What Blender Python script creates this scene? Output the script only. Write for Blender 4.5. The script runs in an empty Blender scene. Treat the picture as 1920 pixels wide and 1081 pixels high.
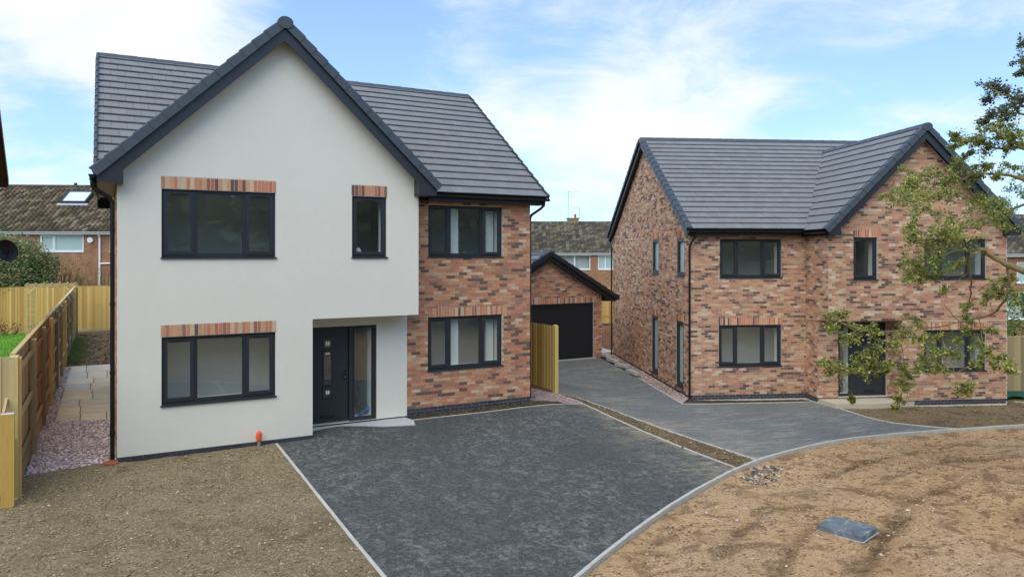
import bpy, bmesh, math, random
import numpy as np
from mathutils import Vector, Matrix, noise
from mathutils.geometry import delaunay_2d_cdt

# ------------------------------------------------------------------ camera, sky, sun, exposure
scene = bpy.context.scene
COL = scene.collection
CAM = Vector((-0.2025, -15.835, 3.94))
cd = bpy.data.cameras.new("camera")
cd.sensor_width = 36.0
cd.lens = 1390.0 / 1920.0 * 36.0
cd.shift_y = -64.5 / 1920.0
cd.clip_start = 0.1
cd.clip_end = 1500.0
cam = bpy.data.objects.new("camera", cd)
cam.location = CAM
cam.rotation_euler = (math.radians(90), 0, math.radians(-28.785))
COL.objects.link(cam)
scene.camera = cam

SUN_AZ = math.radians(-125)      # direction TOWARDS the sun, measured from +Y towards +X
SUN_EL = math.radians(52)
world = bpy.data.worlds.new("World")
scene.world = world
world.use_nodes = True
scene.cycles.diffuse_bounces = 6
NT = world.node_tree
for n in list(NT.nodes):
    NT.nodes.remove(n)
def wn(t, **kw):
    n = NT.nodes.new(t)
    for k, v in kw.items():
        setattr(n, k, v)
    return n
def wl(a, b):
    NT.links.new(a, b)
def wmath(op, a, b=None, clamp=False):
    n = wn("ShaderNodeMath", operation=op, use_clamp=clamp)
    for i, x in enumerate((a, b)):
        if x is None:
            continue
        if isinstance(x, (int, float)):
            n.inputs[i].default_value = x
        else:
            wl(x, n.inputs[i])
    return n.outputs[0]
out = wn("ShaderNodeOutputWorld")
bg = wn("ShaderNodeBackground")
bg.inputs["Strength"].default_value = 0.13
sky = wn("ShaderNodeTexSky", sky_type="NISHITA")
sky.sun_disc = False
sky.sun_elevation = SUN_EL
sky.sun_rotation = SUN_AZ
sky.air_density = 1.0
sky.dust_density = 0.15
sky.ozone_density = 1.6
tc = wn("ShaderNodeTexCoord")
sep = wn("ShaderNodeSeparateXYZ")
wl(tc.outputs["Generated"], sep.inputs[0])
# hazy-free upper air: look the sky colour up a little higher than the true elevation
zs = wmath("ADD", wmath("MULTIPLY", sep.outputs[2], 0.85), 0.17)
cs_ = wn("ShaderNodeCombineXYZ")
wl(sep.outputs[0], cs_.inputs[0]); wl(sep.outputs[1], cs_.inputs[1]); wl(zs, cs_.inputs[2])
wl(cs_.outputs[0], sky.inputs[0])
# flatten the dome onto a cloud layer so that clouds get longer towards the horizon
den = wmath("ADD", wmath("MAXIMUM", sep.outputs[2], 0.0), 0.22)
cx_ = wmath("DIVIDE", sep.outputs[0], den)
cy_ = wmath("DIVIDE", sep.outputs[1], den)
cmb = wn("ShaderNodeCombineXYZ")
wl(cx_, cmb.inputs[0]); wl(cy_, cmb.inputs[1])
nz = wn("ShaderNodeTexNoise")
nz.inputs["Scale"].default_value = 2.1
nz.inputs["Detail"].default_value = 12.0
nz.inputs["Roughness"].default_value = 0.62
nz.inputs["Distortion"].default_value = 0.35
wl(cmb.outputs[0], nz.inputs["Vector"])
dens = nz.outputs[0]
# the larger cloud banks and clear gaps (directions on the dome)
def sky_dir(u, v):
    a = math.radians(28.785)
    x, y, z = (u - 960) / 1390.0, 1.0, -(v - 476) / 1390.0
    d = Vector((x * math.cos(a) + y * math.sin(a), -x * math.sin(a) + y * math.cos(a), z))
    return d.normalized()
for u, v, rad, amt in [(120, 80, 0.24, .26), (360, 70, 0.15, .16), (1060, 200, 0.11, .17), (1270, 180, 0.10, .15), (820, 150, .08, .09),
                       (860, 30, 0.10, -.02), (620, 60, 0.12, -.24), (90, 290, 0.11, -.20), (1560, 230, 0.24, .06), (1180, 380, .20, .06), (1640, 60, .16, -.04)]:
    d = sky_dir(u, v)
    dp = wn("ShaderNodeVectorMath", operation="DOT_PRODUCT")
    wl(tc.outputs["Generated"], dp.inputs[0])
    dp.inputs[1].default_value = d
    mr = wn("ShaderNodeMapRange", interpolation_type="SMOOTHSTEP")
    mr.inputs["From Min"].default_value = math.cos(rad * 1.5)
    mr.inputs["From Max"].default_value = 1.0
    mr.inputs["To Max"].default_value = amt
    wl(dp.outputs["Value"], mr.inputs[0])
    dens = wmath("ADD", dens, mr.outputs[0])
cm = wn("ShaderNodeMapRange", interpolation_type="SMOOTHSTEP")
cm.inputs["From Min"].default_value = 0.44
cm.inputs["From Max"].default_value = 0.86
wl(dens, cm.inputs[0])
mixc = wn("ShaderNodeMixRGB")
mixc.inputs[2].default_value = (3.75, 3.92, 3.98, 1)
wl(cm.outputs[0], mixc.inputs[0])
gain = wn("ShaderNodeMixRGB", blend_type="MULTIPLY")
gain.inputs[0].default_value = 1.0
gain.inputs[2].default_value = (1.14, 1.15, 1.08, 1)
wl(sky.outputs[0], gain.inputs[1])
wl(gain.outputs[0], mixc.inputs[1])
wl(mixc.outputs[0], bg.inputs[0])
wl(bg.outputs[0], out.inputs[0])

sd = bpy.data.lights.new("sun", "SUN")
sd.energy = 1.35
sd.angle = math.radians(75)
sd.color = (1.0, 0.92, 0.80)
sun = bpy.data.objects.new("sun", sd)
to_sun = Vector((math.sin(SUN_AZ) * math.cos(SUN_EL), math.cos(SUN_AZ) * math.cos(SUN_EL), math.sin(SUN_EL)))
sun.rotation_euler = to_sun.to_track_quat("Z", "Y").to_euler()
sun.location = to_sun * 60
COL.objects.link(sun)

vs = scene.view_settings
vs.view_transform = "Standard"
vs.look = "None"
vs.exposure = 1.04
vs.gamma = 1.0
vs.use_curve_mapping = False

# ------------------------------------------------------------------ helpers
R = random.Random(11)
def lin(r, g, b):
    return tuple(((c / 255.0) / 12.92 if c / 255.0 <= 0.04045 else ((c / 255.0 + 0.055) / 1.055) ** 2.4) for c in (r, g, b))
def jit(c, a, rnd=R):
    k = 1 + rnd.uniform(-a, a)
    return tuple(max(0.0, min(1.0, x * k * (1 + rnd.uniform(-a * .3, a * .3)))) for x in c)

class MB:
    def __init__(s):
        s.v, s.f, s.c = [], [], []
    def add(s, vs_, fs, col=None):
        b = len(s.v)
        s.v.extend([tuple(p) for p in vs_])
        for f in fs:
            s.f.append(tuple(b + i for i in f)); s.c.append(col)
    def quad(s, a, b, c, d, col=None):
        s.add([a, b, c, d], [(0, 1, 2, 3)], col)
    def hexa(s, p, col=None, skip=()):
        # p: 8 corners, bottom ring 0-3, top ring 4-7
        fs = [(3, 2, 1, 0), (4, 5, 6, 7), (0, 1, 5, 4), (1, 2, 6, 5), (2, 3, 7, 6), (3, 0, 4, 7)]
        s.add(p, [f for i, f in enumerate(fs) if i not in skip], col)
    def box(s, x0, x1, y0, y1, z0, z1, col=None, skip=()):
        s.hexa([(x0, y0, z0), (x1, y0, z0), (x1, y1, z0), (x0, y1, z0), (x0, y0, z1), (x1, y0, z1), (x1, y1, z1), (x0, y1, z1)], col, skip)
    def beam(s, a, b, w, h, up=(0, 0, 1), col=None):
        a, b, up = Vector(a), Vector(b), Vector(up)
        d = (b - a).normalized()
        sd_ = d.cross(up)
        if sd_.length < 1e-4:
            sd_ = d.cross(Vector((1, 0, 0)))
        sd_.normalize()
        un = sd_.cross(d).normalized()
        q = [sd_ * (-w / 2) + un * (-h / 2), sd_ * (w / 2) + un * (-h / 2), sd_ * (w / 2) + un * (h / 2), sd_ * (-w / 2) + un * (h / 2)]
        s.hexa([a + k for k in q] + [b + k for k in q], col)
    def tube(s, pts, rad, n=8, col=None, cap=True):
        pts = [Vector(p) for p in pts]
        if not isinstance(rad, (list, tuple)):
            rad = [rad] * len(pts)
        rings = []
        prev = None
        for i, p in enumerate(pts):
            d = (pts[min(i + 1, len(pts) - 1)] - pts[max(i - 1, 0)]).normalized()
            if prev is None:
                ax = d.cross(Vector((0, 0, 1)))
                if ax.length < 1e-3:
                    ax = Vector((1, 0, 0))
            else:
                ax = prev - d * prev.dot(d)
            ax.normalize(); prev = ax
            ay = d.cross(ax)
            rings.append([p + (ax * math.cos(2 * math.pi * k / n) + ay * math.sin(2 * math.pi * k / n)) * rad[i] for k in range(n)])
        vs_ = [q for r in rings for q in r]
        fs = []
        for i in range(len(pts) - 1):
            for k in range(n):
                k2 = (k + 1) % n
                fs.append((i * n + k, i * n + k2, (i + 1) * n + k2, (i + 1) * n + k))
        if cap:
            fs.append(tuple(range(n - 1, -1, -1)))
            fs.append(tuple((len(pts) - 1) * n + k for k in range(n)))
        s.add(vs_, fs, col)
    def extrude(s, poly, off, col=None):
        # poly: list of 3d points, off: vector
        off = Vector(off)
        n = len(poly)
        p = [Vector(q) for q in poly]
        vs_ = p + [q + off for q in p]
        fs = [tuple(range(n - 1, -1, -1)), tuple(range(n, 2 * n))]
        for i in range(n):
            j = (i + 1) % n
            fs.append((i, j, n + j, n + i))
        s.add(vs_, fs, col)
    def mesh(s, name, mat, smooth=False):
        me = bpy.data.meshes.new(name)
        me.from_pydata(s.v, [], s.f)
        if any(c is not None for c in s.c):
            at = me.attributes.new("col", "FLOAT_COLOR", "FACE")
            arr = np.ones((len(s.f), 4), dtype=np.float32)
            for i, c in enumerate(s.c):
                if c is not None:
                    arr[i, :3] = c
            at.data.foreach_set("color", arr.ravel())
        if mat is not None:
            me.materials.append(mat)
        if smooth:
            me.polygons.foreach_set("use_smooth", [True] * len(me.polygons))
        me.update()
        return me
    def build(s, name, mat, parent=None, smooth=False):
        return link(name, s.mesh(name, mat, smooth), parent)

def link(name, me, parent=None):
    o = bpy.data.objects.new(name, me)
    COL.objects.link(o)
    if parent is not None:
        o.parent = parent
    return o
def empty(name, loc=(0, 0, 0), rz=0.0, parent=None):
    o = bpy.data.objects.new(name, None)
    o.empty_display_size = 0.2
    o.location = loc
    o.rotation_euler = (0, 0, rz)
    COL.objects.link(o)
    if parent is not None:
        o.parent = parent
    return o
def tag(o, label=None, cat=None, group=None, kind=None):
    for k, v in (("label", label), ("category", cat), ("group", group), ("kind", kind)):
        if v:
            o[k] = v
    return o

class Frame:
    """wall plane: s runs along d, t outwards, z up"""
    def __init__(s, o, d):
        s.o = Vector((o[0], o[1], 0)); s.d = Vector((d[0], d[1], 0)).normalized()
        s.n = Vector((s.d.y, -s.d.x, 0))
    def p(s, a, t, z):
        q = s.o + s.d * a + s.n * t
        return (q.x, q.y, z)
def fbox(mb, fr, s0, s1, t0, t1, z0, z1, col=None, skip=()):
    mb.hexa([fr.p(s0, t1, z0), fr.p(s1, t1, z0), fr.p(s1, t0, z0), fr.p(s0, t0, z0),
             fr.p(s0, t1, z1), fr.p(s1, t1, z1), fr.p(s1, t0, z1), fr.p(s0, t0, z1)], col, skip)

# ------------------------------------------------------------------ materials
def new_mat(name):
    m = bpy.data.materials.new(name)
    m.use_nodes = True
    nt = m.node_tree
    b = nt.nodes["Principled BSDF"]
    return m, nt, b
def node(nt, t, **kw):
    n = nt.nodes.new(t)
    for k, v in kw.items():
        setattr(n, k, v)
    return n
def wpos(nt, scale=(1, 1, 1)):
    g = node(nt, "ShaderNodeNewGeometry")
    if scale == (1, 1, 1):
        return g.outputs["Position"]
    m = node(nt, "ShaderNodeVectorMath", operation="MULTIPLY")
    m.inputs[1].default_value = scale
    nt.links.new(g.outputs["Position"], m.inputs[0])
    return m.outputs[0]
def nnoise(nt, scale, detail=4, rough=.55, vec=None, dist=0.0):
    n = node(nt, "ShaderNodeTexNoise")
    n.inputs["Scale"].default_value = scale
    n.inputs["Detail"].default_value = detail
    n.inputs["Roughness"].default_value = rough
    n.inputs["Distortion"].default_value = dist
    nt.links.new(vec if vec is not None else wpos(nt), n.inputs["Vector"])
    return n.outputs[0]
def ramp(nt, fac, stops):
    r = node(nt, "ShaderNodeValToRGB")
    el = r.color_ramp.elements
    while len(el) < len(stops):
        el.new(0.5)
    for e, (p, c) in zip(el, stops):
        e.position = p
        e.color = (c[0], c[1], c[2], 1) if isinstance(c, (tuple, list)) else (c, c, c, 1)
    nt.links.new(fac, r.inputs[0])
    return r.outputs[0]
def mix(nt, fac, a, b, mode="MIX"):
    m = node(nt, "ShaderNodeMixRGB", blend_type=mode)
    for i, x in ((0, fac), (1, a), (2, b)):
        if isinstance(x, (int, float)):
            m.inputs[i].default_value = x
        elif isinstance(x, (tuple, list)):
            m.inputs[i].default_value = (x[0], x[1], x[2], 1)
        else:
            nt.links.new(x, m.inputs[i])
    return m.outputs[0]
def bump(nt, b, h, strength=.5, dist=.01):
    n = node(nt, "ShaderNodeBump")
    n.inputs["Strength"].default_value = strength
    n.inputs["Distance"].default_value = dist
    nt.links.new(h, n.inputs["Height"])
    nt.links.new(n.outputs[0], b.inputs["Normal"])
def setp(b, rough=.8, spec=.3, metal=0.0):
    b.inputs["Roughness"].default_value = rough
    b.inputs["Specular IOR Level"].default_value = spec
    b.inputs["Metallic"].default_value = metal
def simple(name, col=None, rough=.8, spec=.3, var=((6, .12),), bmp=None, metal=0.0, stretch=(1, 1, 1)):
    """colour (or the mesh's own 'col' attribute when col is None) with noise variation layers"""
    m, nt, b = new_mat(name)
    if col is None:
        a = node(nt, "ShaderNodeAttribute"); a.attribute_name = "col"
        c = a.outputs["Color"]
    else:
        c = tuple(col)
    for sc, amt in var:
        n = nnoise(nt, sc, 5, .6, wpos(nt, stretch) if stretch != (1, 1, 1) else None)
        k = ramp(nt, n, [(.25, 1 - amt), (.75, 1 + amt)])
        c = mix(nt, 1.0, c, k, "MULTIPLY")
    if isinstance(c, tuple):
        b.inputs["Base Color"].default_value = (c[0], c[1], c[2], 1)
    else:
        nt.links.new(c, b.inputs["Base Color"])
    setp(b, rough, spec, metal)
    if bmp:
        bump(nt, b, nnoise(nt, bmp[0], 4, .6), bmp[1], bmp[2])
    return m

M = {}
M["brick"] = simple("brick_clay", None, .92, .15, ((55, .22), (160, .16)), (120, .6, .004))
M["mortar"] = simple("mortar", lin(216, 206, 192), .95, .1, ((30, .12),), (150, .4, .003))
M["mortar_dark"] = simple("mortar_dark", lin(120, 114, 108), .95, .1, ((30, .12),))
M["render"] = simple("silicone_render", lin(230, 226, 210), .95, .12, ((.7, .03), (6, .02), (40, .015)), (260, .35, .002))
M["tile"] = simple("concrete_tile", None, .62, .35, ((5, .07), (70, .10)), (150, .25, .002))
M["verge"] = simple("verge_plastic", lin(72, 79, 86), .5, .35, ((9, .08),))
M["anthracite"] = simple("anthracite_upvc", lin(48, 51, 56), .38, .45, ((14, .05),))
M["black"] = simple("black_upvc", lin(27, 28, 30), .35, .45, ((10, .06),))
M["door"] = simple("composite_door", lin(50, 53, 58), .45, .4, ((30, .06),), (90, .15, .002))
M["roller"] = simple("roller_slat", lin(40, 42, 45), .45, .4, ((20, .05),))
M["white_upvc"] = simple("white_upvc", lin(232, 234, 234), .4, .4, ((6, .03),))
M["plaster"] = simple("plaster", lin(238, 240, 238), .95, .1, ((4, .04),))
M["room_floor"] = simple("room_floor", lin(186, 178, 164), .9, .1, ((3, .1),))
M["wood"] = simple("fence_wood", None, .85, .2, ((3, .10),), (60, .3, .003), stretch=(14, 14, 1.2))
M["kerb"] = simple("concrete_kerb", lin(190, 187, 176), .92, .15, ((5, .12), (60, .10)), (120, .3, .003))
M["slab"] = simple("paving_stone", None, .9, .2, ((3, .10), (40, .07)), (60, .3, .004))
M["stone"] = simple("loose_stone", None, .9, .2, ((60, .12),))
M["clay"] = simple("clay_cap", lin(168, 96, 70), .85, .2)
M["steel"] = simple("galvanised", lin(176, 178, 178), .45, .5, ((20, .1),), metal=.6)
M["lead"] = simple("valley_lead", lin(168, 172, 178), .5, .4, ((8, .1),))
M["orange"] = simple("orange_cap", lin(244, 96, 62), .45, .4, ((20, .05),))
M["bark"] = simple("bark", lin(146, 128, 90), .92, .1, ((14, .25),), (70, .6, .01))
M["blue"] = simple("blue_film", lin(70, 130, 200), .5, .3)
M["dark_void"] = simple("dark_underlay", lin(34, 34, 36), .9, .1, ())

def leaf_mat(name):
    m, nt, b = new_mat(name)
    a = node(nt, "ShaderNodeAttribute"); a.attribute_name = "col"
    c = mix(nt, 1.0, a.outputs["Color"], ramp(nt, nnoise(nt, 2.2, 3), [(.3, .75), (.7, 1.25)]), "MULTIPLY")
    nt.links.new(c, b.inputs["Base Color"])
    setp(b, .55, .3)
    tr = node(nt, "ShaderNodeBsdfTranslucent")
    nt.links.new(c, tr.inputs["Color"])
    ms = node(nt, "ShaderNodeMixShader"); ms.inputs[0].default_value = .38
    nt.links.new(b.outputs[0], ms.inputs[1]); nt.links.new(tr.outputs[0], ms.inputs[2])
    nt.links.new(ms.outputs[0], nt.nodes["Material Output"].inputs["Surface"])
    return m
M["leaf"] = leaf_mat("leaf")

def glass_mat(name, tint=(.88, .93, .91), ior=2.2):
    m, nt, b = new_mat(name)
    nt.nodes.remove(b)
    fr = node(nt, "ShaderNodeFresnel")
    gb = node(nt, "ShaderNodeNewGeometry")      # thin double glazing: the same reflectance from both sides
    mi = node(nt, "ShaderNodeMapRange"); mi.inputs["To Min"].default_value = ior; mi.inputs["To Max"].default_value = 1.0 / ior
    nt.links.new(gb.outputs["Backfacing"], mi.inputs[0]); nt.links.new(mi.outputs[0], fr.inputs["IOR"])
    tr = node(nt, "ShaderNodeBsdfTransparent"); tr.inputs["Color"].default_value = (*tint, 1)
    gl = node(nt, "ShaderNodeBsdfGlossy"); gl.inputs["Roughness"].default_value = 0.015
    gl.inputs["Color"].default_value = (.93, .96, .95, 1)
    bn = node(nt, "ShaderNodeBump"); bn.inputs["Strength"].default_value = .012; bn.inputs["Distance"].default_value = .05
    nt.links.new(nnoise(nt, 1.3, 1), bn.inputs["Height"])
    nt.links.new(bn.outputs[0], gl.inputs["Normal"])
    ms = node(nt, "ShaderNodeMixShader")
    nt.links.new(fr.outputs[0], ms.inputs[0]); nt.links.new(tr.outputs[0], ms.inputs[1]); nt.links.new(gl.outputs[0], ms.inputs[2])
    nt.links.new(ms.outputs[0], nt.nodes["Material Output"].inputs["Surface"])
    return m
M["glass"] = glass_mat("window_glass")
M["obscure"] = simple("obscured_glass", lin(176, 196, 188), .25, .5, ((40, .05),))

def brick_tex(name, c1, c2, mort, scale=1.0):
    """bricks too far away, or on walls out of view, for single pieces"""
    m, nt, b = new_mat(name)
    t = node(nt, "ShaderNodeTexCoord")
    sp = node(nt, "ShaderNodeSeparateXYZ"); nt.links.new(t.outputs["Object"], sp.inputs[0])
    sn = node(nt, "ShaderNodeSeparateXYZ"); nt.links.new(t.outputs["Normal"], sn.inputs[0])
    def mm(op, x, y=None):
        k = node(nt, "ShaderNodeMath", operation=op)
        for i, q in enumerate((x, y)):
            if q is not None:
                nt.links.new(q, k.inputs[i])
        return k.outputs[0]
    s_ = mm("ADD", mm("MULTIPLY", sp.outputs[0], mm("ABSOLUTE", sn.outputs[1])), mm("MULTIPLY", sp.outputs[1], mm("ABSOLUTE", sn.outputs[0])))
    cb = node(nt, "ShaderNodeCombineXYZ"); nt.links.new(s_, cb.inputs[0]); nt.links.new(sp.outputs[2], cb.inputs[1])
    br = node(nt, "ShaderNodeTexBrick")
    br.inputs["Scale"].default_value = 1.0
    br.inputs["Brick Width"].default_value = .225 * scale
    br.inputs["Row Height"].default_value = .075 * scale
    br.inputs["Mortar Size"].default_value = .008 * scale
    br.inputs["Color1"].default_value = (*c1, 1); br.inputs["Color2"].default_value = (*c2, 1); br.inputs["Mortar"].default_value = (*mort, 1)
    nt.links.new(cb.outputs[0], br.inputs["Vector"])
    c = mix(nt, 1.0, br.outputs[0], ramp(nt, nnoise(nt, 1.5, 5), [(.3, .8), (.7, 1.2)]), "MULTIPLY")
    nt.links.new(c, b.inputs["Base Color"])
    setp(b, .92, .15)
    return m
M["brick_back"] = brick_tex("brickwork", lin(184, 122, 88), lin(150, 96, 74), lin(188, 176, 158))
M["brick_old"] = brick_tex("old_brickwork", lin(164, 112, 76), lin(136, 90, 64), lin(172, 150, 126))

def asphalt_mat(name, streak, dust_amt, tone, edge=None):
    m, nt, b = new_mat(name)
    p = wpos(nt, (1, 1, 0))
    big = nnoise(nt, .38, 4, .6, p)
    st = mix(nt, .5, nnoise(nt, 4.0, 6, .72, wpos(nt, (streak[0], streak[1], 0))), nnoise(nt, 12, 5, .72, wpos(nt, (streak[0], streak[1], 0))))
    fine = mix(nt, .45, nnoise(nt, 46, 4, .8, p), nnoise(nt, 13, 7, .88, p))
    spk = nnoise(nt, 70, 3, .8, p)
    c = ramp(nt, fine, [(.38, lin(*[x - 36 for x in tone])), (.5, lin(*tone)), (.62, lin(*[x + 44 for x in tone]))])
    dust = mix(nt, 1.0, ramp(nt, st, [(.48, 0), (.62, 1)]), ramp(nt, big, [(.38, .15), (.62, 1)]), "MULTIPLY")
    dust = mix(nt, 1.0, dust, ramp(nt, fine, [(.42, .3), (.56, 1)]), "MULTIPLY")
    c = mix(nt, mix(nt, 1.0, dust, (dust_amt,) * 3, "MULTIPLY"), c, lin(176, 172, 162))
    c = mix(nt, ramp(nt, spk, [(.66, 0), (.74, .6)]), c, lin(160, 158, 150))
    if edge:
        # pale grit carried onto the tarmac along the soil strip
        sx = node(nt, "ShaderNodeSeparateXYZ"); nt.links.new(wpos(nt), sx.inputs[0])
        mr = node(nt, "ShaderNodeMapRange"); mr.inputs["From Min"].default_value = edge[0]; mr.inputs["From Max"].default_value = edge[1]
        nt.links.new(sx.outputs[0], mr.inputs[0])
        gn = nnoise(nt, 2.6, 7, .75, wpos(nt, (.8, 2.4, 0)), .3)
        gm_ = mix(nt, 1.0, mr.outputs[0], ramp(nt, gn, [(.40, 0), (.62, 1)]), "MULTIPLY")
        gm_ = mix(nt, 1.0, gm_, ramp(nt, nnoise(nt, .5, 2, .5, p), [(.40, .1), (.60, .8)]), "MULTIPLY")
        c = mix(nt, gm_, c, lin(176, 160, 132))
    nt.links.new(c, b.inputs["Base Color"])
    setp(b, .92, .2)
    bump(nt, b, fine, .8, .012)
    return m
M["asphalt"] = asphalt_mat("asphalt_dark", (1.0, .8), .62, (74, 77, 75), (8.9, 10.9))
M["asphalt_streak"] = asphalt_mat("asphalt_dusty", (.14, .8), 1.0, (106, 109, 106), (14.8, 11.6))

def soil_mat(name, stops, fs=26, dark=lin(84, 68, 50), dark_amt=(.62, .74), stretch=(1, 1, 0)):
    m, nt, b = new_mat(name)
    p = wpos(nt, (1, 1, 0))
    f = mix(nt, .5, nnoise(nt, fs, 6, .8, p), nnoise(nt, fs * .45, 7, .85, p))
    g = nnoise(nt, .7, 5, .6, wpos(nt, stretch), .5)
    c = ramp(nt, f, stops)
    c = mix(nt, 1.0, c, ramp(nt, g, [(.3, .80), (.7, 1.14)]), "MULTIPLY")
    pt = nnoise(nt, 1.3, 6, .62, wpos(nt, stretch), .6)
    c = mix(nt, ramp(nt, pt, [(dark_amt[0], 0), (dark_amt[1], .7)]), c, dark)
    nt.links.new(c, b.inputs["Base Color"])
    setp(b, .96, .08)
    bump(nt, b, f, .9, .03)
    return m
M["topsoil"] = soil_mat("raked_topsoil", [(.37, lin(88, 76, 57)), (.5, lin(138, 123, 95)), (.63, lin(184, 168, 137))], 24, lin(104, 90, 70), (.52, .68))
M["stripsoil"] = soil_mat("brown_soil", [(.37, lin(78, 66, 48)), (.5, lin(124, 108, 82)), (.63, lin(164, 146, 114))], 24, lin(84, 70, 52), (.50, .64))
M["darksoil"] = soil_mat("damp_soil", [(.28, lin(52, 44, 34)), (.5, lin(82, 72, 54)), (.72, lin(112, 100, 78))])
M["backsoil"] = soil_mat("churned_soil", [(.28, lin(84, 66, 50)), (.5, lin(122, 100, 80)), (.72, lin(154, 132, 108))])
M["gravel_base"] = soil_mat("gravel_bed", [(.33, lin(104, 86, 82)), (.5, lin(160, 138, 132)), (.67, lin(206, 186, 178))], 45)
def dirt_mat():
    m, nt, b = new_mat("site_dirt")
    p = wpos(nt, (1, 1, 0))
    f = mix(nt, .5, nnoise(nt, 26, 6, .8, p), nnoise(nt, 9, 7, .86, p))
    c = ramp(nt, f, [(.36, lin(130, 101, 71)), (.5, lin(182, 149, 109)), (.64, lin(214, 188, 148))])
    g = nnoise(nt, .42, 5, .6, p, .6)
    c = mix(nt, ramp(nt, g, [(.46, 0), (.70, .30)]), c, lin(188, 138, 94))
    k = nnoise(nt, 1.2, 6, .62, wpos(nt, (1.0, 1.7, 0)), .9)
    c = mix(nt, ramp(nt, k, [(.50, 0), (.60, .80)]), c, lin(122, 94, 66))
    k2 = nnoise(nt, 5, 5, .66, wpos(nt, (1, 1.7, 0)), .5)
    c = mix(nt, ramp(nt, k2, [(.54, 0), (.62, .80)]), c, lin(112, 86, 60))
    s1 = nnoise(nt, .30, 3, .5, p)
    st = nnoise(nt, 26, 4, .8, p)
    stn = mix(nt, 1.0, ramp(nt, s1, [(.45, 0), (.60, 1)]), ramp(nt, st, [(.54, 0), (.62, .8)]), "MULTIPLY")
    c = mix(nt, stn, c, lin(200, 190, 172))
    nt.links.new(c, b.inputs["Base Color"])
    setp(b, .95, .1)
    wv = node(nt, "ShaderNodeTexWave"); wv.inputs["Scale"].default_value = 5.2; wv.inputs["Distortion"].default_value = 2.5; wv.inputs["Detail"].default_value = 3
    rot = node(nt, "ShaderNodeVectorRotate"); rot.inputs["Angle"].default_value = .9
    nt.links.new(p, rot.inputs[0]); nt.links.new(rot.outputs[0], wv.inputs["Vector"])
    tk = ramp(nt, nnoise(nt, .35, 2, .5, wpos(nt, (1.6, .6, 0))), [(.60, 0), (.70, .6)])
    c2 = mix(nt, mix(nt, 1.0, tk, ramp(nt, wv.outputs[1], [(.3, .6), (.6, 0)]), "MULTIPLY"), c, lin(124, 94, 68))
    at = node(nt, "ShaderNodeAttribute"); at.attribute_name = "col"
    c2 = mix(nt, 1.0, c2, at.outputs["Color"], "MULTIPLY")
    nt.links.new(c2, b.inputs["Base Color"])
    bump(nt, b, mix(nt, .5, f, k2), 1.0, .05)
    return m
M["dirt"] = dirt_mat()
M["grass"] = soil_mat("lawn_turf", [(.3, lin(76, 118, 36)), (.5, lin(104, 156, 50)), (.7, lin(136, 184, 72))], 40, lin(78, 112, 40))
M["field"] = soil_mat("rough_ground", [(.3, lin(86, 88, 50)), (.5, lin(116, 114, 72)), (.7, lin(146, 138, 96))], 6)

# ------------------------------------------------------------------ ground
H2O, H2YAW = Vector((15.869, 1.806, 0)), math.radians(-23.045)
def h2(x, y, z=0.0):
    c, s = math.cos(H2YAW), math.sin(H2YAW)
    return Vector((H2O.x + c * x - s * y, H2O.y + s * x + c * y, z))
CPT = np.array([(-3, -3, 0), (-3, 8, 0), (-1.4, 20, 0), (0, 0, 0), (2.93, -.1, .02), (2.93, -4.2, -.1), (2.93, -6.8, -.16), (-2, -7, -.03),
    (6.1, .4, .07), (8, .4, .06), (10.3, .4, .04), (10.9, 1.33, .03), (10.9, .45, -.02), (10.9, -2.07, -.24), (10.9, -3.73, -.33), (10.9, -4.93, -.38),
    (11.65, 2.9, -.12), (11.7, .88, -.2), (11.9, -2.6, -.36), (11.95, -4.56, -.42), (12.5, 8, -.1), (8, 8, 0), (21.8, -4.8, -.72), (16.3, -3.8, -.6),
    (8, -7, -.3), (5, -9, -.22), (30, -6, -.85), (30, -15, -.9), (12, -15, -.55), (0, -15, -.2), (-12, -3, 0), (-12, 20, 0), (15.41, 1.24, -.6),
    (18.95, -.92, -.66), (24.48, -3.49, -.7), (28.36, -4.59, -.72), (16.57, 5.3, -.5), (16.8, 6.26, -.42), (16.76, 6.87, -.3), (16.87, 7.45, -.22), (16.52, 8, -.12)], float)
def _phi(r):
    return np.where(r > 0, r * r * np.log(r + 1e-9), 0)
_n = len(CPT)
_A = np.zeros((_n + 3, _n + 3))
_A[:_n, :_n] = _phi(np.hypot(CPT[:, None, 0] - CPT[None, :, 0], CPT[:, None, 1] - CPT[None, :, 1])) + np.eye(_n) * .02
_A[:_n, _n] = 1; _A[:_n, _n + 1:] = CPT[:, :2]; _A[_n, :_n] = 1; _A[_n + 1:, :_n] = CPT[:, :2].T
_W = np.linalg.solve(_A, np.r_[CPT[:, 2], 0, 0, 0])
def gz(x, y):
    return float(_phi(np.hypot(x - CPT[:, 0], y - CPT[:, 1])) @ _W[:_n] + _W[_n] + _W[_n + 1] * x + _W[_n + 2] * y)

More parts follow.
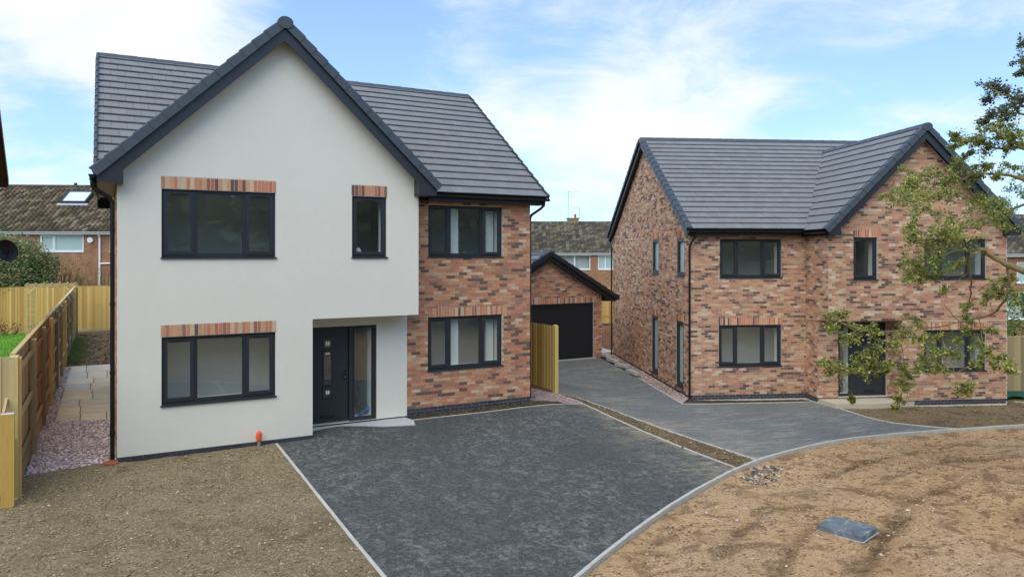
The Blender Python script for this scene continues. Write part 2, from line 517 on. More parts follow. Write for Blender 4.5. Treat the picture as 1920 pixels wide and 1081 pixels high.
def inside(p, poly):
    x, y = p
    r = False
    j = len(poly) - 1
    for i in range(len(poly)):
        a, b = poly[i], poly[j]
        if (a[1] > y) != (b[1] > y) and x < (b[0] - a[0]) * (y - a[1]) / (b[1] - a[1]) + a[0]:
            r = not r
        j = i
    return r
def densify(poly, step):
    o = []
    for i, a in enumerate(poly):
        b = poly[(i + 1) % len(poly)]
        k = max(1, int(math.hypot(b[0] - a[0], b[1] - a[1]) / step))
        for q in range(k):
            o.append((a[0] + (b[0] - a[0]) * q / k, a[1] + (b[1] - a[1]) * q / k))
    return o
def patch(name, poly, zf, mat, res=.25, rough=0.0, rs=3.0, parent=None, colf=None):
    poly = densify(poly, res)
    rnd = random.Random(len(poly))
    xs = [p[0] for p in poly]; ys = [p[1] for p in poly]
    pts = [Vector(p) for p in poly]
    nb = len(pts)
    y = min(ys) + res * .5
    while y < max(ys):
        x = min(xs) + res * .5
        while x < max(xs):
            q = (x + rnd.uniform(-.3, .3) * res, y + rnd.uniform(-.3, .3) * res)
            if inside(q, poly):
                pts.append(Vector(q))
            x += res
        y += res
    vo, _, fo, _, _, _ = delaunay_2d_cdt(pts, [(i, (i + 1) % nb) for i in range(nb)], [], 1, 1e-5)
    mb = MB()
    vv = []
    for p in vo:
        z = zf(p.x, p.y)
        if rough:
            z += rough * (noise.noise(Vector((p.x * rs, p.y * rs, 0))) + .6 * noise.noise(Vector((p.x * rs * 2.7, p.y * rs * 2.7, 5))))
        vv.append((p.x, p.y, z))
    fs = []
    for f in fo:
        a, b, c = vv[f[0]], vv[f[1]], vv[f[2]]
        if (b[0] - a[0]) * (c[1] - a[1]) - (b[1] - a[1]) * (c[0] - a[0]) < 0:
            f = list(reversed(f))
        fs.append(tuple(f))
    if colf:
        for f in fs:
            pass
        mb.v = vv; mb.f = fs
        mb.c = [colf(sum(vv[i][0] for i in f) / 3, sum(vv[i][1] for i in f) / 3) for f in fs]
    else:
        mb.add(vv, fs)
    return mb.build(name, mat, parent, smooth=True)

# base sheet reaching the horizon, below everything
mb = MB()
NG = 48
ext = [-600, -250, -120] + [(-70 + i * 4.0) for i in range(NG - 8)] + [130, 250, 600]
for i in range(len(ext) - 1):
    for j in range(len(ext) - 1):
        q = []
        for a, b in ((i, j), (i + 1, j), (i + 1, j + 1), (i, j + 1)):
            q.append((ext[a], ext[b], -1.6))
        mb.quad(*q)
tag(mb.build("ground", M["field"]), kind="structure")

KERB = [(-1.0, -11.9), (2.0, -9.9), (3.9, -8.65), (5.2, -7.82), (6.01, -7.34), (6.92, -6.83), (7.95, -6.28), (9.09, -5.73), (11.0, -4.89), (12.34, -4.46),
        (13.79, -4.10), (15.53, -3.86), (17.59, -4.01), (19.84, -4.40), (21.8, -4.83), (24.5, -5.5), (29, -6.7), (36, -9.0)]
def kdist(x, y):
    d = 1e9
    for a, b in zip(KERB, KERB[1:]):
        ax, ay, bx, by = a[0], a[1], b[0], b[1]
        t = max(0, min(1, ((x - ax) * (bx - ax) + (y - ay) * (by - ay)) / ((bx - ax) ** 2 + (by - ay) ** 2)))
        d = min(d, math.hypot(x - ax - t * (bx - ax), y - ay - t * (by - ay)))
    return d
RUTS = ((1.28, .07, -.055), (3.05, .12, -.040), (1.50, .10, .025), (4.6, .14, -.035), (2.1, .10, -.025))
def zdirt(x, y):
    # ruts and low ridges of the unfinished road, a step below the kerb
    d = kdist(x, y) + .12 * noise.noise(Vector((x * .45, y * .45, 8)))
    z = gz(x, y) - .055 - .05 * min(1, d / .6)
    for rd, w, h in RUTS:
        z += h * math.exp(-((d - rd) / w) ** 2) * max(0, .55 + 1.3 * noise.noise(Vector((x * .4, y * .4, 3 + rd))))
    z += .02 * noise.noise(Vector((x * .9, y * .9, 0))) + .016 * noise.noise(Vector((x * 3.1, y * 3.1, 2))) + .010 * noise.noise(Vector((x * 9, y * 9, 4)))
    return z
def damp(x, y):
    # damp, freshly cut soil in the ruts; paler dry crust between
    d = kdist(x, y) + .12 * noise.noise(Vector((x * .45, y * .45, 8)))
    k = 1.04
    for rd, w, h in RUTS:
        if h < 0:
            k -= .5 * math.exp(-((d - rd) / (w * 1.1)) ** 2) * max(0, min(1, .55 + 1.3 * noise.noise(Vector((x * .4, y * .4, 3 + rd)))))
    k += .04 * math.sin(d * 3.3 + 1.6 * noise.noise(Vector((x * .3, y * .3, 6)))) + .10 * noise.noise(Vector((x * .5, y * 1.0, 1)))
    k = max(.45, k)
    return (k, k * .985, k * .965)
near_road = [(k[0] + .03, k[1] - .03) for k in KERB[1:15]] + [(23.0, -9.5), (16, -12.5), (2.0, -12.5)]
tag(patch("dirt_road", near_road, zdirt, M["dirt"], .085, colf=damp), kind="structure")
far_road = [(23.0, -9.5), (21.83, -4.86)] + [(k[0] + .03, k[1] - .03) for k in KERB[15:]] + [(44, -14), (40, -30), (8, -30), (-8, -24), (-4, -13.5), (-1.0, -11.93), (2.0, -9.93), (2.0, -12.5), (16, -12.5)]
tag(patch("dirt_road", far_road, zdirt, M["dirt"], .5, colf=damp), kind="structure")
# land behind the camera and round the plots (coarse)
tag(patch("site_ground", [(-40, -60), (90, -60), (90, -9.2), (44, -14), (40, -30), (8, -30), (-8, -24), (-40, -24)], lambda x, y: -.95, M["dirt"], 4.0, colf=lambda x, y: (1, 1, 1)), kind="structure")
tag(patch("rear_ground", [(-40, 27.9), (-1.0, 27.9), (14, 18), (20, 30), (60, 20), (90, -9.2), (90, 80), (-40, 80)], lambda x, y: -.9 if x > 12 else -.25, M["field"], 4.0), kind="structure")

EL = 2.93   # left edging of the drive
def strip_poly(a, b):
    return a + list(reversed(b))
drive1 = [(EL, -11.0), (EL, -.03), (3.64, -.03), (3.70, .70), (6.09, .70), (6.09, .42), (8, .42), (10.35, .42), (10.84, .42), (10.9, -.4), (10.9, -2.07), (10.9, -3.73), (10.98, -4.88),
          (9.09, -5.70), (7.95, -6.25), (6.92, -6.80), (6.01, -7.31), (5.2, -7.79), (3.9, -8.62), (2.93, -9.27)]
drive1 = [(EL, -9.25)] + drive1[1:-1]
tag(patch("driveway", drive1, gz, M["asphalt"], .3), kind="structure")
SR = [(11.17, 2.3), (11.45, 1.6), (11.63, .78), (11.62, -.6), (11.80, -2.69), (11.95, -4.60)]
EDGE2 = [(16.57, 5.3), (15.79, 3.11), (15.06, 1.29)]
drive2 = SR + [(12.34, -4.43), (13.79, -4.06), (15.53, -3.82), (17.59, -3.98), (19.62, -4.36), (19.0, -3.80), (18.53, -3.05), (18.63, -2.25), (18.96, -1.21), (19.26, -.18),
          (17.18, .68), (15.06, 1.29), (15.79, 3.11), (16.57, 5.3), (16.86, 6.37), (16.80, 6.87), (16.85, 7.45), (16.90, 8.02), (11.9, 8.02), (11.17, 6.5)]
tag(patch("driveway", drive2, gz, M["asphalt_streak"], .35), kind="structure")

front_bed = [(-9, -9.0), (EL - .05, -9.2), (EL - .05, -.02), (0, -.02), (-.15, .12), (-1.45, -.12), (-3, -1.5), (-9, -1.5)]
tag(patch("front_bed", front_bed, lambda x, y: gz(x, y) + .005, M["topsoil"], .075, .016, 4.0), kind="structure")
front_bed_low = [(-40, -24), (-8, -24), (-4, -13.5), (-1.0, -11.87), (2.0, -9.87), (2.9, -9.27), (-9, -9.02), (-9, -1.5), (-40, -1.5)]
tag(patch("side_ground", front_bed_low, lambda x, y: gz(max(x, -9), max(y, -14)) - .01, M["topsoil"], .8), kind="structure")
mid_strip = [(10.96, 1.9), (11.1, 2.25), (11.4, 1.6), (11.58, .78), (11.57, -.6), (11.75, -2.69), (11.88, -4.60), (11.02, -4.86), (10.95, -3.73), (10.95, .4)]
tag(patch("soil_strip", mid_strip, lambda x, y: gz(x, y) - .01, M["stripsoil"], .07, .018, 5.0), kind="structure")
wall_bed = [(6.1, .46), (10.36, .46), (9.8, .80), (9.46, .80), (6.1, .80)]
tag(patch("wall_bed", wall_bed, lambda x, y: gz(x, y) + (.0 if y < .5 else .02), M["darksoil"], .07, .02, 5.0), kind="structure")
gate_gravel = [(10.36, .46), (10.84, .46), (10.9, 2.0), (10.9, 4.2), (9.40, 4.2), (9.40, .80), (9.8, .80)]
tag(patch("gravel_path", gate_gravel, lambda x, y: gz(x, y) + .0, M["gravel_base"], .12, .006), kind="structure")
bed2 = [(18.99, -1.21), (18.67, -2.25), (18.56, -3.02), (19.04, -3.75), (19.66, -4.32), (21.8, -4.78), (24.5, -5.45), (29, -6.6), (29.5, -4.6), (25.6, -3.2), (24.4, -2.9), (21.55, -1.65), (20.9, -1.56)]
tag(patch("front_bed", bed2, lambda x, y: gz(x, y) + .0, M["stripsoil"], .12, .018, 4.0), kind="structure")
wall_bed2 = [(15.10, 1.33), (17.18, .74), (19.26, -.12), (19.3, .1), (19.2, .55), (15.85, 1.95)]
tag(patch("wall_bed", wall_bed2, lambda x, y: gz(x, y) - .01, M["darksoil"], .09, .018, 5.0), kind="structure")
side_gravel = [(15.10, 1.34), (15.88, 1.9), (19.95, 11.4), (17.2, 11.4), (16.96, 8.0), (17.02, 7.4), (17.0, 6.4), (16.62, 5.3), (15.84, 3.11)]
tag(patch("gravel_path", side_gravel, lambda x, y: -.585 + .01 * math.sin(x * 3), M["gravel_base"], .2, .006), kind="structure")
tag(patch("gap_ground", [(16.9, 11.4), (19.95, 11.4), (24, 20), (18, 20)], lambda x, y: -.56, M["gravel_base"], .6), kind="structure")
left_gravel = [(-1.45, -.12), (-.15, .12), (0.0, .02), (0.02, 4.12), (-1.24, 4.45), (-1.24, 14.35), (-1.45, 14.4)]
tag(patch("gravel_path", left_gravel, lambda x, y: gz(x, y) + .0, M["gravel_base"], .14, .008), kind="structure")
back_soil = [(-1.5, 14.36), (.6, 14.32), (14, 14.2), (14, 18), (-1.0, 27.9), (-1.5, 27.9)]
tag(patch("rear_garden", back_soil, lambda x, y: -.02 - (.0 if x < 4 else .0), M["backsoil"], .22, .06, 2.2), kind="structure")
lawn = [(-1.52, -1.5), (-1.52, 27.6), (-16, 27.6), (-16, -1.5)]
tag(patch("lawn", lawn, lambda x, y: .06, M["grass"], .7, .02), kind="structure")
tag(patch("under_house", [(0.05, .8), (9.3, .8), (9.3, 4.2), (11, 4.2), (11.1, 2.3), (11.17, 6.5), (11.9, 8.02), (11.9, 14.3), (0.05, 14.3)], lambda x, y: -.06, M["backsoil"], 1.0), kind="structure")

# loose stones, clods and gravel: uncountable
OCT = [(0, 2, 4), (2, 1, 4), (1, 3, 4), (3, 0, 4), (2, 0, 5), (1, 2, 5), (3, 1, 5), (0, 3, 5)]
def scatter(name, label, cat, poly, n, size, cols, zf, mat="stone", flat=.6, seed=1, weight=None, lift=.25):
    rnd = random.Random(seed)
    xs = [p[0] for p in poly]; ys = [p[1] for p in poly]
    mb = MB()
    k = 0
    tries = 0
    while k < n and tries < n * 40:
        tries += 1
        x, y = rnd.uniform(min(xs), max(xs)), rnd.uniform(min(ys), max(ys))
        if not inside((x, y), poly):
            continue
        if weight and rnd.random() > weight(x, y):
            continue
        k += 1
        r = rnd.uniform(*size) * (1.0 if rnd.random() < .85 else 1.6)
        a = rnd.uniform(0, 6.28)
        ca, sa = math.cos(a), math.sin(a)
        e1, e2, e3 = r * rnd.uniform(.7, 1.2), r * rnd.uniform(.5, .9), r * flat * rnd.uniform(.6, 1.1)
        z = zf(x, y) + e3 * lift
        j = lambda: rnd.uniform(.75, 1.2)
        P = []
        for (px, py, pz) in ((1, 0, 0), (-1, 0, 0), (0, 1, 0), (0, -1, 0), (0, 0, 1), (0, 0, -1)):
            qx, qy, qz = px * e1 * j() + rnd.uniform(-.25, .25) * e1, py * e2 * j() + rnd.uniform(-.25, .25) * e2, pz * e3 * j()
            P.append((x + ca * qx - sa * qy, y + sa * qx + ca * qy, z + qz))
        mb.add(P, OCT, jit(rnd.choice(cols), .14, rnd))
    o = mb.build(name, M[mat])
    return tag(o, label, cat, kind="stuff")
PINK = [lin(209, 192, 187), lin(180, 161, 157), lin(221, 208, 203), lin(148, 132, 128), lin(195, 171, 165), lin(231, 223, 218)]
scatter("gravel", "pinkish grey gravel covering the path beside the timber fence", "gravel", left_gravel, 7000, (.016, .032), PINK, lambda x, y: gz(x, y) + .004, seed=2)
PINK2 = [lin(187, 163, 156), lin(167, 143, 137), lin(204, 185, 177), lin(143, 125, 119), lin(192, 173, 166)]
scatter("gravel", "fine pink gravel between white house and short timber fence", "gravel", gate_gravel, 3000, (.010, .020), PINK2, lambda x, y: gz(x, y) + .004, seed=3)
scatter("gravel", "fine pink gravel along the side wall of the brick house", "gravel", side_gravel, 6000, (.014, .026), PINK2, lambda x, y: -.580, seed=4)
SOILD = [lin(118, 102, 76), lin(134, 118, 90), lin(98, 84, 62), lin(150, 132, 102)]
SOILC = [lin(156, 138, 104), lin(174, 156, 120), lin(138, 120, 90), lin(150, 132, 98), lin(120, 102, 76), lin(184, 166, 130)]
scatter("soil_clods", "crumbly brown soil clods on the raked bed before the white house", "soil", [(-2.4, -8.5), (EL - .08, -8.8), (EL - .08, -.1), (-.1, -.1), (-1.4, -.2), (-2.4, -1.6)], 14000, (.008, .020),
        SOILC, lambda x, y: gz(x, y) + .008, seed=5, flat=.7)
scatter("soil_clods", "brown soil clods in the narrow strip between the two driveways", "soil", mid_strip, 1500, (.010, .026), SOILD, lambda x, y: gz(x, y), seed=6, flat=.7)
scatter("soil_clods", "dark soil clods along the foot of the brick wall", "soil", wall_bed, 900, (.010, .026), [lin(60, 52, 40), lin(84, 72, 54), lin(104, 92, 70)], lambda x, y: gz(x, y) + .02, seed=7, flat=.7)
scatter("soil_clods", "brown soil clods on the curved bed before the brick house", "soil", bed2, 2200, (.015, .035), SOILD, lambda x, y: gz(x, y), seed=8, flat=.6)
scatter("soil_clods", "rough earth clods in the rear garden behind the paving", "soil", [(-1.4, 14.5), (1.5, 14.5), (1.0, 26), (-1.3, 26)], 700, (.03, .09), [lin(120, 96, 78), lin(96, 76, 58), lin(146, 124, 104), lin(110, 112, 70)], lambda x, y: 0.0, seed=9, flat=.6)
STC = [lin(190, 176, 154), lin(172, 154, 128), lin(150, 126, 98), lin(204, 194, 176), lin(166, 136, 104), lin(130, 104, 78), lin(158, 130, 98)]
def wroad(x, y):
    d = min(math.hypot(x - k[0], y - k[1]) for k in KERB)
    a = .25 + .75 * max(0, noise.noise(Vector((x * .6, y * .6, 9))) + .25)
    if math.hypot(x - 10.25, y + 8.0) < .95:
        a = 1.0
    if d < .8:
        a = max(a, .55)
    if math.hypot((x - 15.5) / 3.2, (y + 8.2) / 1.6) < 1:
        a = max(a, .8)
    return min(1, a)
scatter("road_stones", "pale stones and hardcore scattered over the dirt road", "stones", [(4.0, -13), (4.0, -8.9), (7, -7), (11, -5.05), (15.5, -4.05), (22, -5.0), (30, -7.3), (30, -12), (14, -13)],
        9000, (.009, .026), STC, lambda x, y: zdirt(x, y) + .004, seed=10, weight=wroad)
scatter("road_clods", "brown earth crumbs scattered over the dirt road", "soil", [(4.0, -13), (4.0, -8.9), (7, -7), (11, -5.05), (15.5, -4.05), (22, -5.0), (30, -7.3), (30, -12), (14, -13)],
        4500, (.008, .026), [lin(150, 116, 80), lin(122, 90, 62), lin(104, 78, 56), lin(176, 142, 104)], lambda x, y: zdirt(x, y) + .003, seed=31, weight=lambda x, y: max(.05, noise.noise(Vector((x * .8, y * 1.2, 4))) + .3))
scatter("rubble_pile", "grey and white rubble heaped against the kerb at the soil strip", "rubble",
        [(10.55, -5.35), (11.1, -5.0), (12.0, -4.75), (12.2, -5.0), (11.5, -5.5), (10.8, -5.75)], 240, (.018, .045),
        [lin(168, 156, 136), lin(100, 98, 94), lin(70, 72, 74), lin(150, 132, 108), lin(186, 174, 156), lin(130, 108, 82)], lambda x, y: zdirt(x, y) + .008, seed=12, flat=.7)

# ---- kerbs and edgings, one piece at a time
def edging(name, path, w, top, depth, seg=.9, zf=gz, mat="kerb", side=0.0):
    root = empty(name, (path[0][0], path[0][1], 0))
    tag(root, kind="structure")
    base = Vector((path[0][0], path[0][1], 0))
    pl = [Vector((p[0], p[1], 0)) for p in path]
    L = [0]
    for a, b in zip(pl, pl[1:]):
        L.append(L[-1] + (b - a).length)
    def at(s):
        for i in range(len(pl) - 1):
            if s <= L[i + 1] + 1e-6:
                k = (s - L[i]) / max(1e-6, L[i + 1] - L[i])
                return pl[i].lerp(pl[i + 1], k)
        return pl[-1]
    n = max(1, round(L[-1] / seg))
    for i in range(n):
        a, b = at(L[-1] * i / n), at(L[-1] * (i + 1) / n)
        d = (b - a).normalized()
        a2, b2 = a + d * .003, b - d * .003
        sd_ = Vector((d.y, -d.x, 0)) * (w / 2)
        of = Vector((d.y, -d.x, 0)) * side
        ja, jb = R.uniform(-.003, .003), R.uniform(-.003, .003)
        za, zb = zf(a.x, a.y) + top + ja, zf(b.x, b.y) + top + jb
        mb = MB()
        q = []
        for p, z in ((a2, za - depth), (b2, zb - depth)):
            q.append((p + of - base, z))
        A, B = a2 + of - base, b2 + of - base
        c = .006
        ring = []
        # chamfered upper edges
        def cs(P, z):
            return [(P - sd_) + Vector((0, 0, z - depth)), (P - sd_) + Vector((0, 0, z - c)), (P - sd_ * (1 - 2 * c / w)) + Vector((0, 0, z)),
                    (P + sd_ * (1 - 2 * c / w)) + Vector((0, 0, z)), (P + sd_) + Vector((0, 0, z - c)), (P + sd_) + Vector((0, 0, z - depth))]
        ra, rb = cs(A, za), cs(B, zb)
        mb.add(ra + rb, [(i_, i_ + 1, i_ + 7, i_ + 6) for i_ in range(5)] + [(5, 4, 3, 2, 1, 0), (6, 7, 8, 9, 10, 11)])
        mb.build("kerb_stone", M[mat], root)
    return root
edging("edging", [(EL - .02, -.05), (EL - .02, -9.2)], .055, .014, .12)
edging("edging", [(6.1, .44), (10.87, .44)], .038, .012, .10)
edging("edging", [(10.92, 1.75), (10.925, .4), (10.925, -2.07), (11.0, -4.85)], .038, .012, .12)
edging("edging", [(11.14, 2.28), (11.43, 1.6), (11.605, .78), (11.595, -.6), (11.775, -2.69), (11.91, -4.54)], .038, .012, .12)
edging("kerb", KERB, .062, .022, .20)
edging("edging", [(16.6, 5.3), (15.82, 3.11), (15.08, 1.31)], .04, .014, .10)
edging("edging", [(15.08, 1.31), (17.18, .71), (19.26, -.15)], .04, .014, .10)
edging("edging", [(18.98, -1.21), (18.65, -2.25), (18.545, -3.04), (19.02, -3.78), (19.60, -4.33)], .05, .014, .12, .5)
edging("edging", [(24.75, -3.05), (25.2, -3.7), (26.2, -4.2), (28.5, -4.9)], .05, .03, .12)
# garage threshold strip
mb = MB(); mb.box(12.25, 16.62, 7.93, 8.03, -.16, -.085)
tag(mb.build("threshold_strip", M["kerb"]), kind="structure")

# porch slabs
def slab(name, poly, zt, zb, mat, label):
    mb = MB()
    n = len(poly)
    vv = [(p[0], p[1], zt(p[0], p[1])) for p in poly] + [(p[0], p[1], zb) for p in poly]
    mb.add(vv, [tuple(range(n)), tuple(range(2 * n - 1, n - 1, -1))] + [(i, n + i, n + (i + 1) % n, (i + 1) % n) for i in range(n)])
    return tag(mb.build(name, mat), kind="structure")
M["porch"] = simple("porch_concrete", lin(190, 190, 186), .9, .15, ((2, .05), (50, .06)), (90, .2, .003))
M["porch2"] = simple("porch_sandstone", lin(196, 184, 160), .9, .15, ((2, .06), (50, .06)), (90, .2, .003))
slab("porch_slab", [(3.675, .52), (4.1, .66), (4.45, .70), (4.9, .45), (5.35, .15), (5.98, -.02), (6.10, .40), (6.02, .745), (3.675, .745)],
     lambda x, y: .072 + .02 * max(0, y), -.1, M["porch"], "")
slab("porch_slab", [tuple(h2(*p)[:2]) for p in ((3.80, -.735), (3.93, -1.5), (5.0, -1.62), (6.55, -1.36), (6.10, -1.36), (6.10, -.735))], lambda x, y: -.60 if False else -.525, -.8, M["porch2"], "")

# paving on the left path
pav = empty("paving", (-1.24, 4.1, 0)); tag(pav, kind="structure")
rows = [4.1, 4.12, 5.35, 6.6, 7.85, 8.85, 10.35, 11.45, 12.9, 14.33]
SLC = [lin(227, 212, 180), lin(215, 197, 169), lin(211, 199, 178), lin(220, 195, 167), lin(204, 194, 176), lin(232, 215, 172), lin(222, 204, 177), lin(216, 203, 173)]
mb0 = None
prng = random.Random(4)
ys = [4.14, 5.30, 6.35, 7.35, 8.15, 8.95, 10.15, 11.15, 12.65, 14.30]
for i in range(len(ys) - 1):
    cuts = [-1.24, -1.24 + prng.uniform(.45, .75)]
    while cuts[-1] < .9:
        cuts.append(cuts[-1] + prng.choice((.56, .75, .9)))
    for a, b in zip(cuts, cuts[1:]):
        if a > .25 and ys[i] < 9.4:
            continue
        b = min(b, -.015) if ys[i] < 9.4 else b
        if b - a < .06:
            continue
        mb = MB()
        c = jit(prng.choice(SLC), .10, prng)
        z = .012 + prng.uniform(-.003, .003)
        x0, x1, y0, y1 = a + .006 + 1.24, b - .006 + 1.24, ys[i] + .006 - 4.1, ys[i + 1] - .006 - 4.1
        sk = (.30 if i == 0 else 0) 
        e = .008
        mb.hexa([(x0, y0, -.04), (x1, y0, -.04), (x1, y1, -.04), (x0, y1, -.04), (x0 + e, y0 + e, z), (x1 - e, y0 + e, z), (x1 - e, y1 - e, z), (x0 + e, y1 - e, z)], c)
        mb.build("paving_slab", M["slab"], pav)
mb = MB(); mb.box(-1.2, 2.0, 4.16, 14.28, -.08, -.005)
o = mb.build("paving_joint", M["mortar_dark"], pav); o.location = (1.24, -4.1, 0)
tag(patch("verge_ground", [(24.45, -2.95), (25.6, -3.2), (29.5, -4.6), (29, -6.62), (36, -8.97), (44, -14), (90, -9.2), (60, 20), (28.5, 6)], lambda x, y: -.745, M["field"], 2.0), kind="structure")

# ------------------------------------------------------------------ house building kit
BR = random.Random(21)
def _pal(items, mean, k):
    return [(lin(*[c + (m - c) * (k if sum(rgb) > 330 else .2) for c, m in zip(rgb, mean)]), w) for rgb, w in items]
PAL = _pal([((204, 136, 100), 26), ((206, 156, 118), 18), ((212, 180, 142), 11), ((184, 116, 92), 20), ((156, 114, 92), 9), ((98, 78, 70), 10), ((126, 100, 86), 7), ((228, 208, 178), 5)], (188, 146, 114), .36)
PAL2 = _pal([((198, 144, 112), 23), ((204, 162, 130), 19), ((212, 186, 152), 13), ((182, 124, 102), 19), ((154, 118, 98), 9), ((94, 78, 72), 11), ((126, 102, 90), 7), ((228, 210, 184), 6)], (192, 158, 126), .36)
ENG = lin(70, 72, 78)
PALS = _pal([((204, 134, 98), 34), ((208, 156, 116), 24), ((188, 118, 92), 22), ((216, 188, 154), 14), ((150, 106, 84), 9), ((100, 78, 70), 9)], (196, 142, 110), .12)
def pick_brick(pal, rnd):
    t = rnd.uniform(0, sum(w for _, w in pal))
    for c, w in pal:
        t -= w
        if t <= 0:
            return jit(c, .08, rnd)
    return pal[0][0]

def minus(iv, a, b):
    o = []
    for x, y in iv:
        if b <= x or a >= y:
            o.append((x, y))
        else:
            if a > x: o.append((x, a))
            if b < y: o.append((b, y))
    return o

class Bricks:
    """collects bricks of one house; the ones that show largest become objects, the rest one mesh"""
    def __init__(s, house, mat4, pal, cam_limit=300):
        s.h, s.M, s.pal, s.full, s.rest, s.lim = house, mat4, pal, [], MB(), cam_limit
        s.sold = []
    def lay(s, fr, s0, s1, z0, z1, opens=(), rng=None, plinth=0.0, shift=0.0, visible=True, out=.008):
        k = 0
        z = z0
        while z < z1 - .02:
            za, zb = z, min(z + .065, z1)
            lo, hi = (s0, s1) if rng is None else rng(zb)
            lo, hi = max(lo, s0), min(hi, s1)
            if hi - lo > .03:
                iv = [(lo, hi, za, zb)]
                for (a, b, c, d) in opens:
                    if d <= za + .004 or c >= zb - .004:
                        continue
                    nv = []
                    for (p, q, u, v) in iv:
                        for (x, y) in minus([(p, q)], a, b):
                            nv.append((x, y, u, v))
                        x, y = max(p, a), min(q, b)
                        if y > x:
                            if c > u + .02: nv.append((x, y, u, min(v, c - .004)))
                            if d < v - .02: nv.append((x, y, max(u, d + .004), v))
                    iv = nv
                off = (k % 2) * .1125 + shift
                for (p, q, u, v) in iv:
                    i0 = math.floor((p - off) / .225)
                    i1 = math.ceil((q - off) / .225)
                    for i in range(i0, i1 + 1):
                        a, b = i * .225 + off + .005, (i + 1) * .225 + off - .005
                        a2, b2 = max(a, p), min(b, q)
                        if b2 - a2 < .03:
                            continue
                        eng = v <= z0 + plinth + .01
                        col = jit(ENG, .16, BR) if eng else pick_brick(s.pal, BR)
                        o = out + BR.uniform(-.002, .003)
                        if visible and b2 - a2 > .214 and v - u > .064:
                            s.full.append((fr, (a2 + b2) / 2, (u + v) / 2, o, col))
                        else:
                            fbox(s.rest, fr, a2, b2, -.005, o, u, v, col, skip=(4,))
            z += .075
            k += 1
    def soldiers(s, fr, s0, s1, z0, out=.008, h=.215, visible=True):
        n = max(1, round((s1 - s0) / .075))
        w = (s1 - s0) / n
        for i in range(n):
            col = pick_brick(PALS, BR)
            s.sold.append((fr, s0 + (i + .5) * w, z0 + h / 2, w - .016, h, out + BR.uniform(-.002, .003), col, visible))
    def finish(s):
        cl = s.M.inverted() @ CAM
        s.full.sort(key=lambda t: (Vector(t[0].p(t[1], 0, t[2])) - cl).length)
        pool = []
        for i in range(36):
            mb = MB()
            c = pick_brick(s.pal, BR)
            e = [BR.uniform(-.0015, .0015) for _ in range(6)]
            mb.box(-.1075 + e[0], .1075 + e[1], -.009 + e[2], .006, -.0325 + e[3] * .6, .0325 + e[4] * .6, c, skip=(4,))
            pool.append((c, mb.mesh("brick", M["brick"])))
        eng = []
        for i in range(5):
            mb = MB(); c = jit(ENG, .16, BR)
            mb.box(-.1075, .1075, -.009, .006, -.0325, .0325, c, skip=(4,))
            eng.append((c, mb.mesh("brick", M["brick"])))
        for i, (fr, sm, zm, o, col) in enumerate(s.full):
            if i < s.lim:
                src = eng if abs(col[0] - col[2]) < .03 and col[0] < .12 and col[2] >= col[0] * .98 else pool
                c, me = min(BR.sample(src, min(len(src), 14)), key=lambda t: sum((p - q) ** 2 for p, q in zip(t[0], col)))
                ob = link("brick", me, s.h)
                ob.location = fr.p(sm, o - .008, zm)
                ob.rotation_euler = (0, 0, math.atan2(fr.d.y, fr.d.x))
            else:
                fbox(s.rest, fr, sm - .1075, sm + .1075, -.005, o, zm - .0325, zm + .0325, col, skip=(4,))
        for (fr, sm, zm, w, h, o, col, vis) in s.sold:
            mb = MB()
            fbox(mb, fr, sm - w / 2, sm + w / 2, -.03, o, zm - h / 2, zm + h / 2, col)
            if vis:
                mb.build("soldier_brick", M["brick"], s.h)
            else:
                fbox(s.rest, fr, sm - w / 2, sm + w / 2, -.03, o, zm - h / 2, zm + h / 2, col)
        if s.rest.f:
            tag(s.rest.build("brickwork", M["brick"], s.h), kind="stuff")

def wall_body(mb, fr, s0, s1, z0, z1, opens=(), depth=.12, col=None):
    xs = sorted({s0, s1} | {x for o in opens for x in o[:2] if s0 < x < s1})
    zs = sorted({z0, z1} | {z for o in opens for z in o[2:4] if z0 < z < z1})
    for a, b in zip(xs, xs[1:]):
        for c, d in zip(zs, zs[1:]):
            m, n = (a + b) / 2, (c + d) / 2
            if any(o[0] < m < o[1] and o[2] < n < o[3] for o in opens):
                continue
            mb.quad(fr.p(a, 0, c), fr.p(b, 0, c), fr.p(b, 0, d), fr.p(a, 0, d), col)
    for (a, b, c, d) in opens:
        D = -depth
        mb.quad(fr.p(a, 0, c), fr.p(a, 0, d), fr.p(a, D, d), fr.p(a, D, c), col)
        mb.quad(fr.p(b, 0, d), fr.p(b, 0, c), fr.p(b, D, c), fr.p(b, D, d), col)
        mb.quad(fr.p(a, 0, d), fr.p(b, 0, d), fr.p(b, D, d), fr.p(a, D, d), col)
        mb.quad(fr.p(b, 0, c), fr.p(a, 0, c), fr.p(a, D, c), fr.p(b, D, c), col)

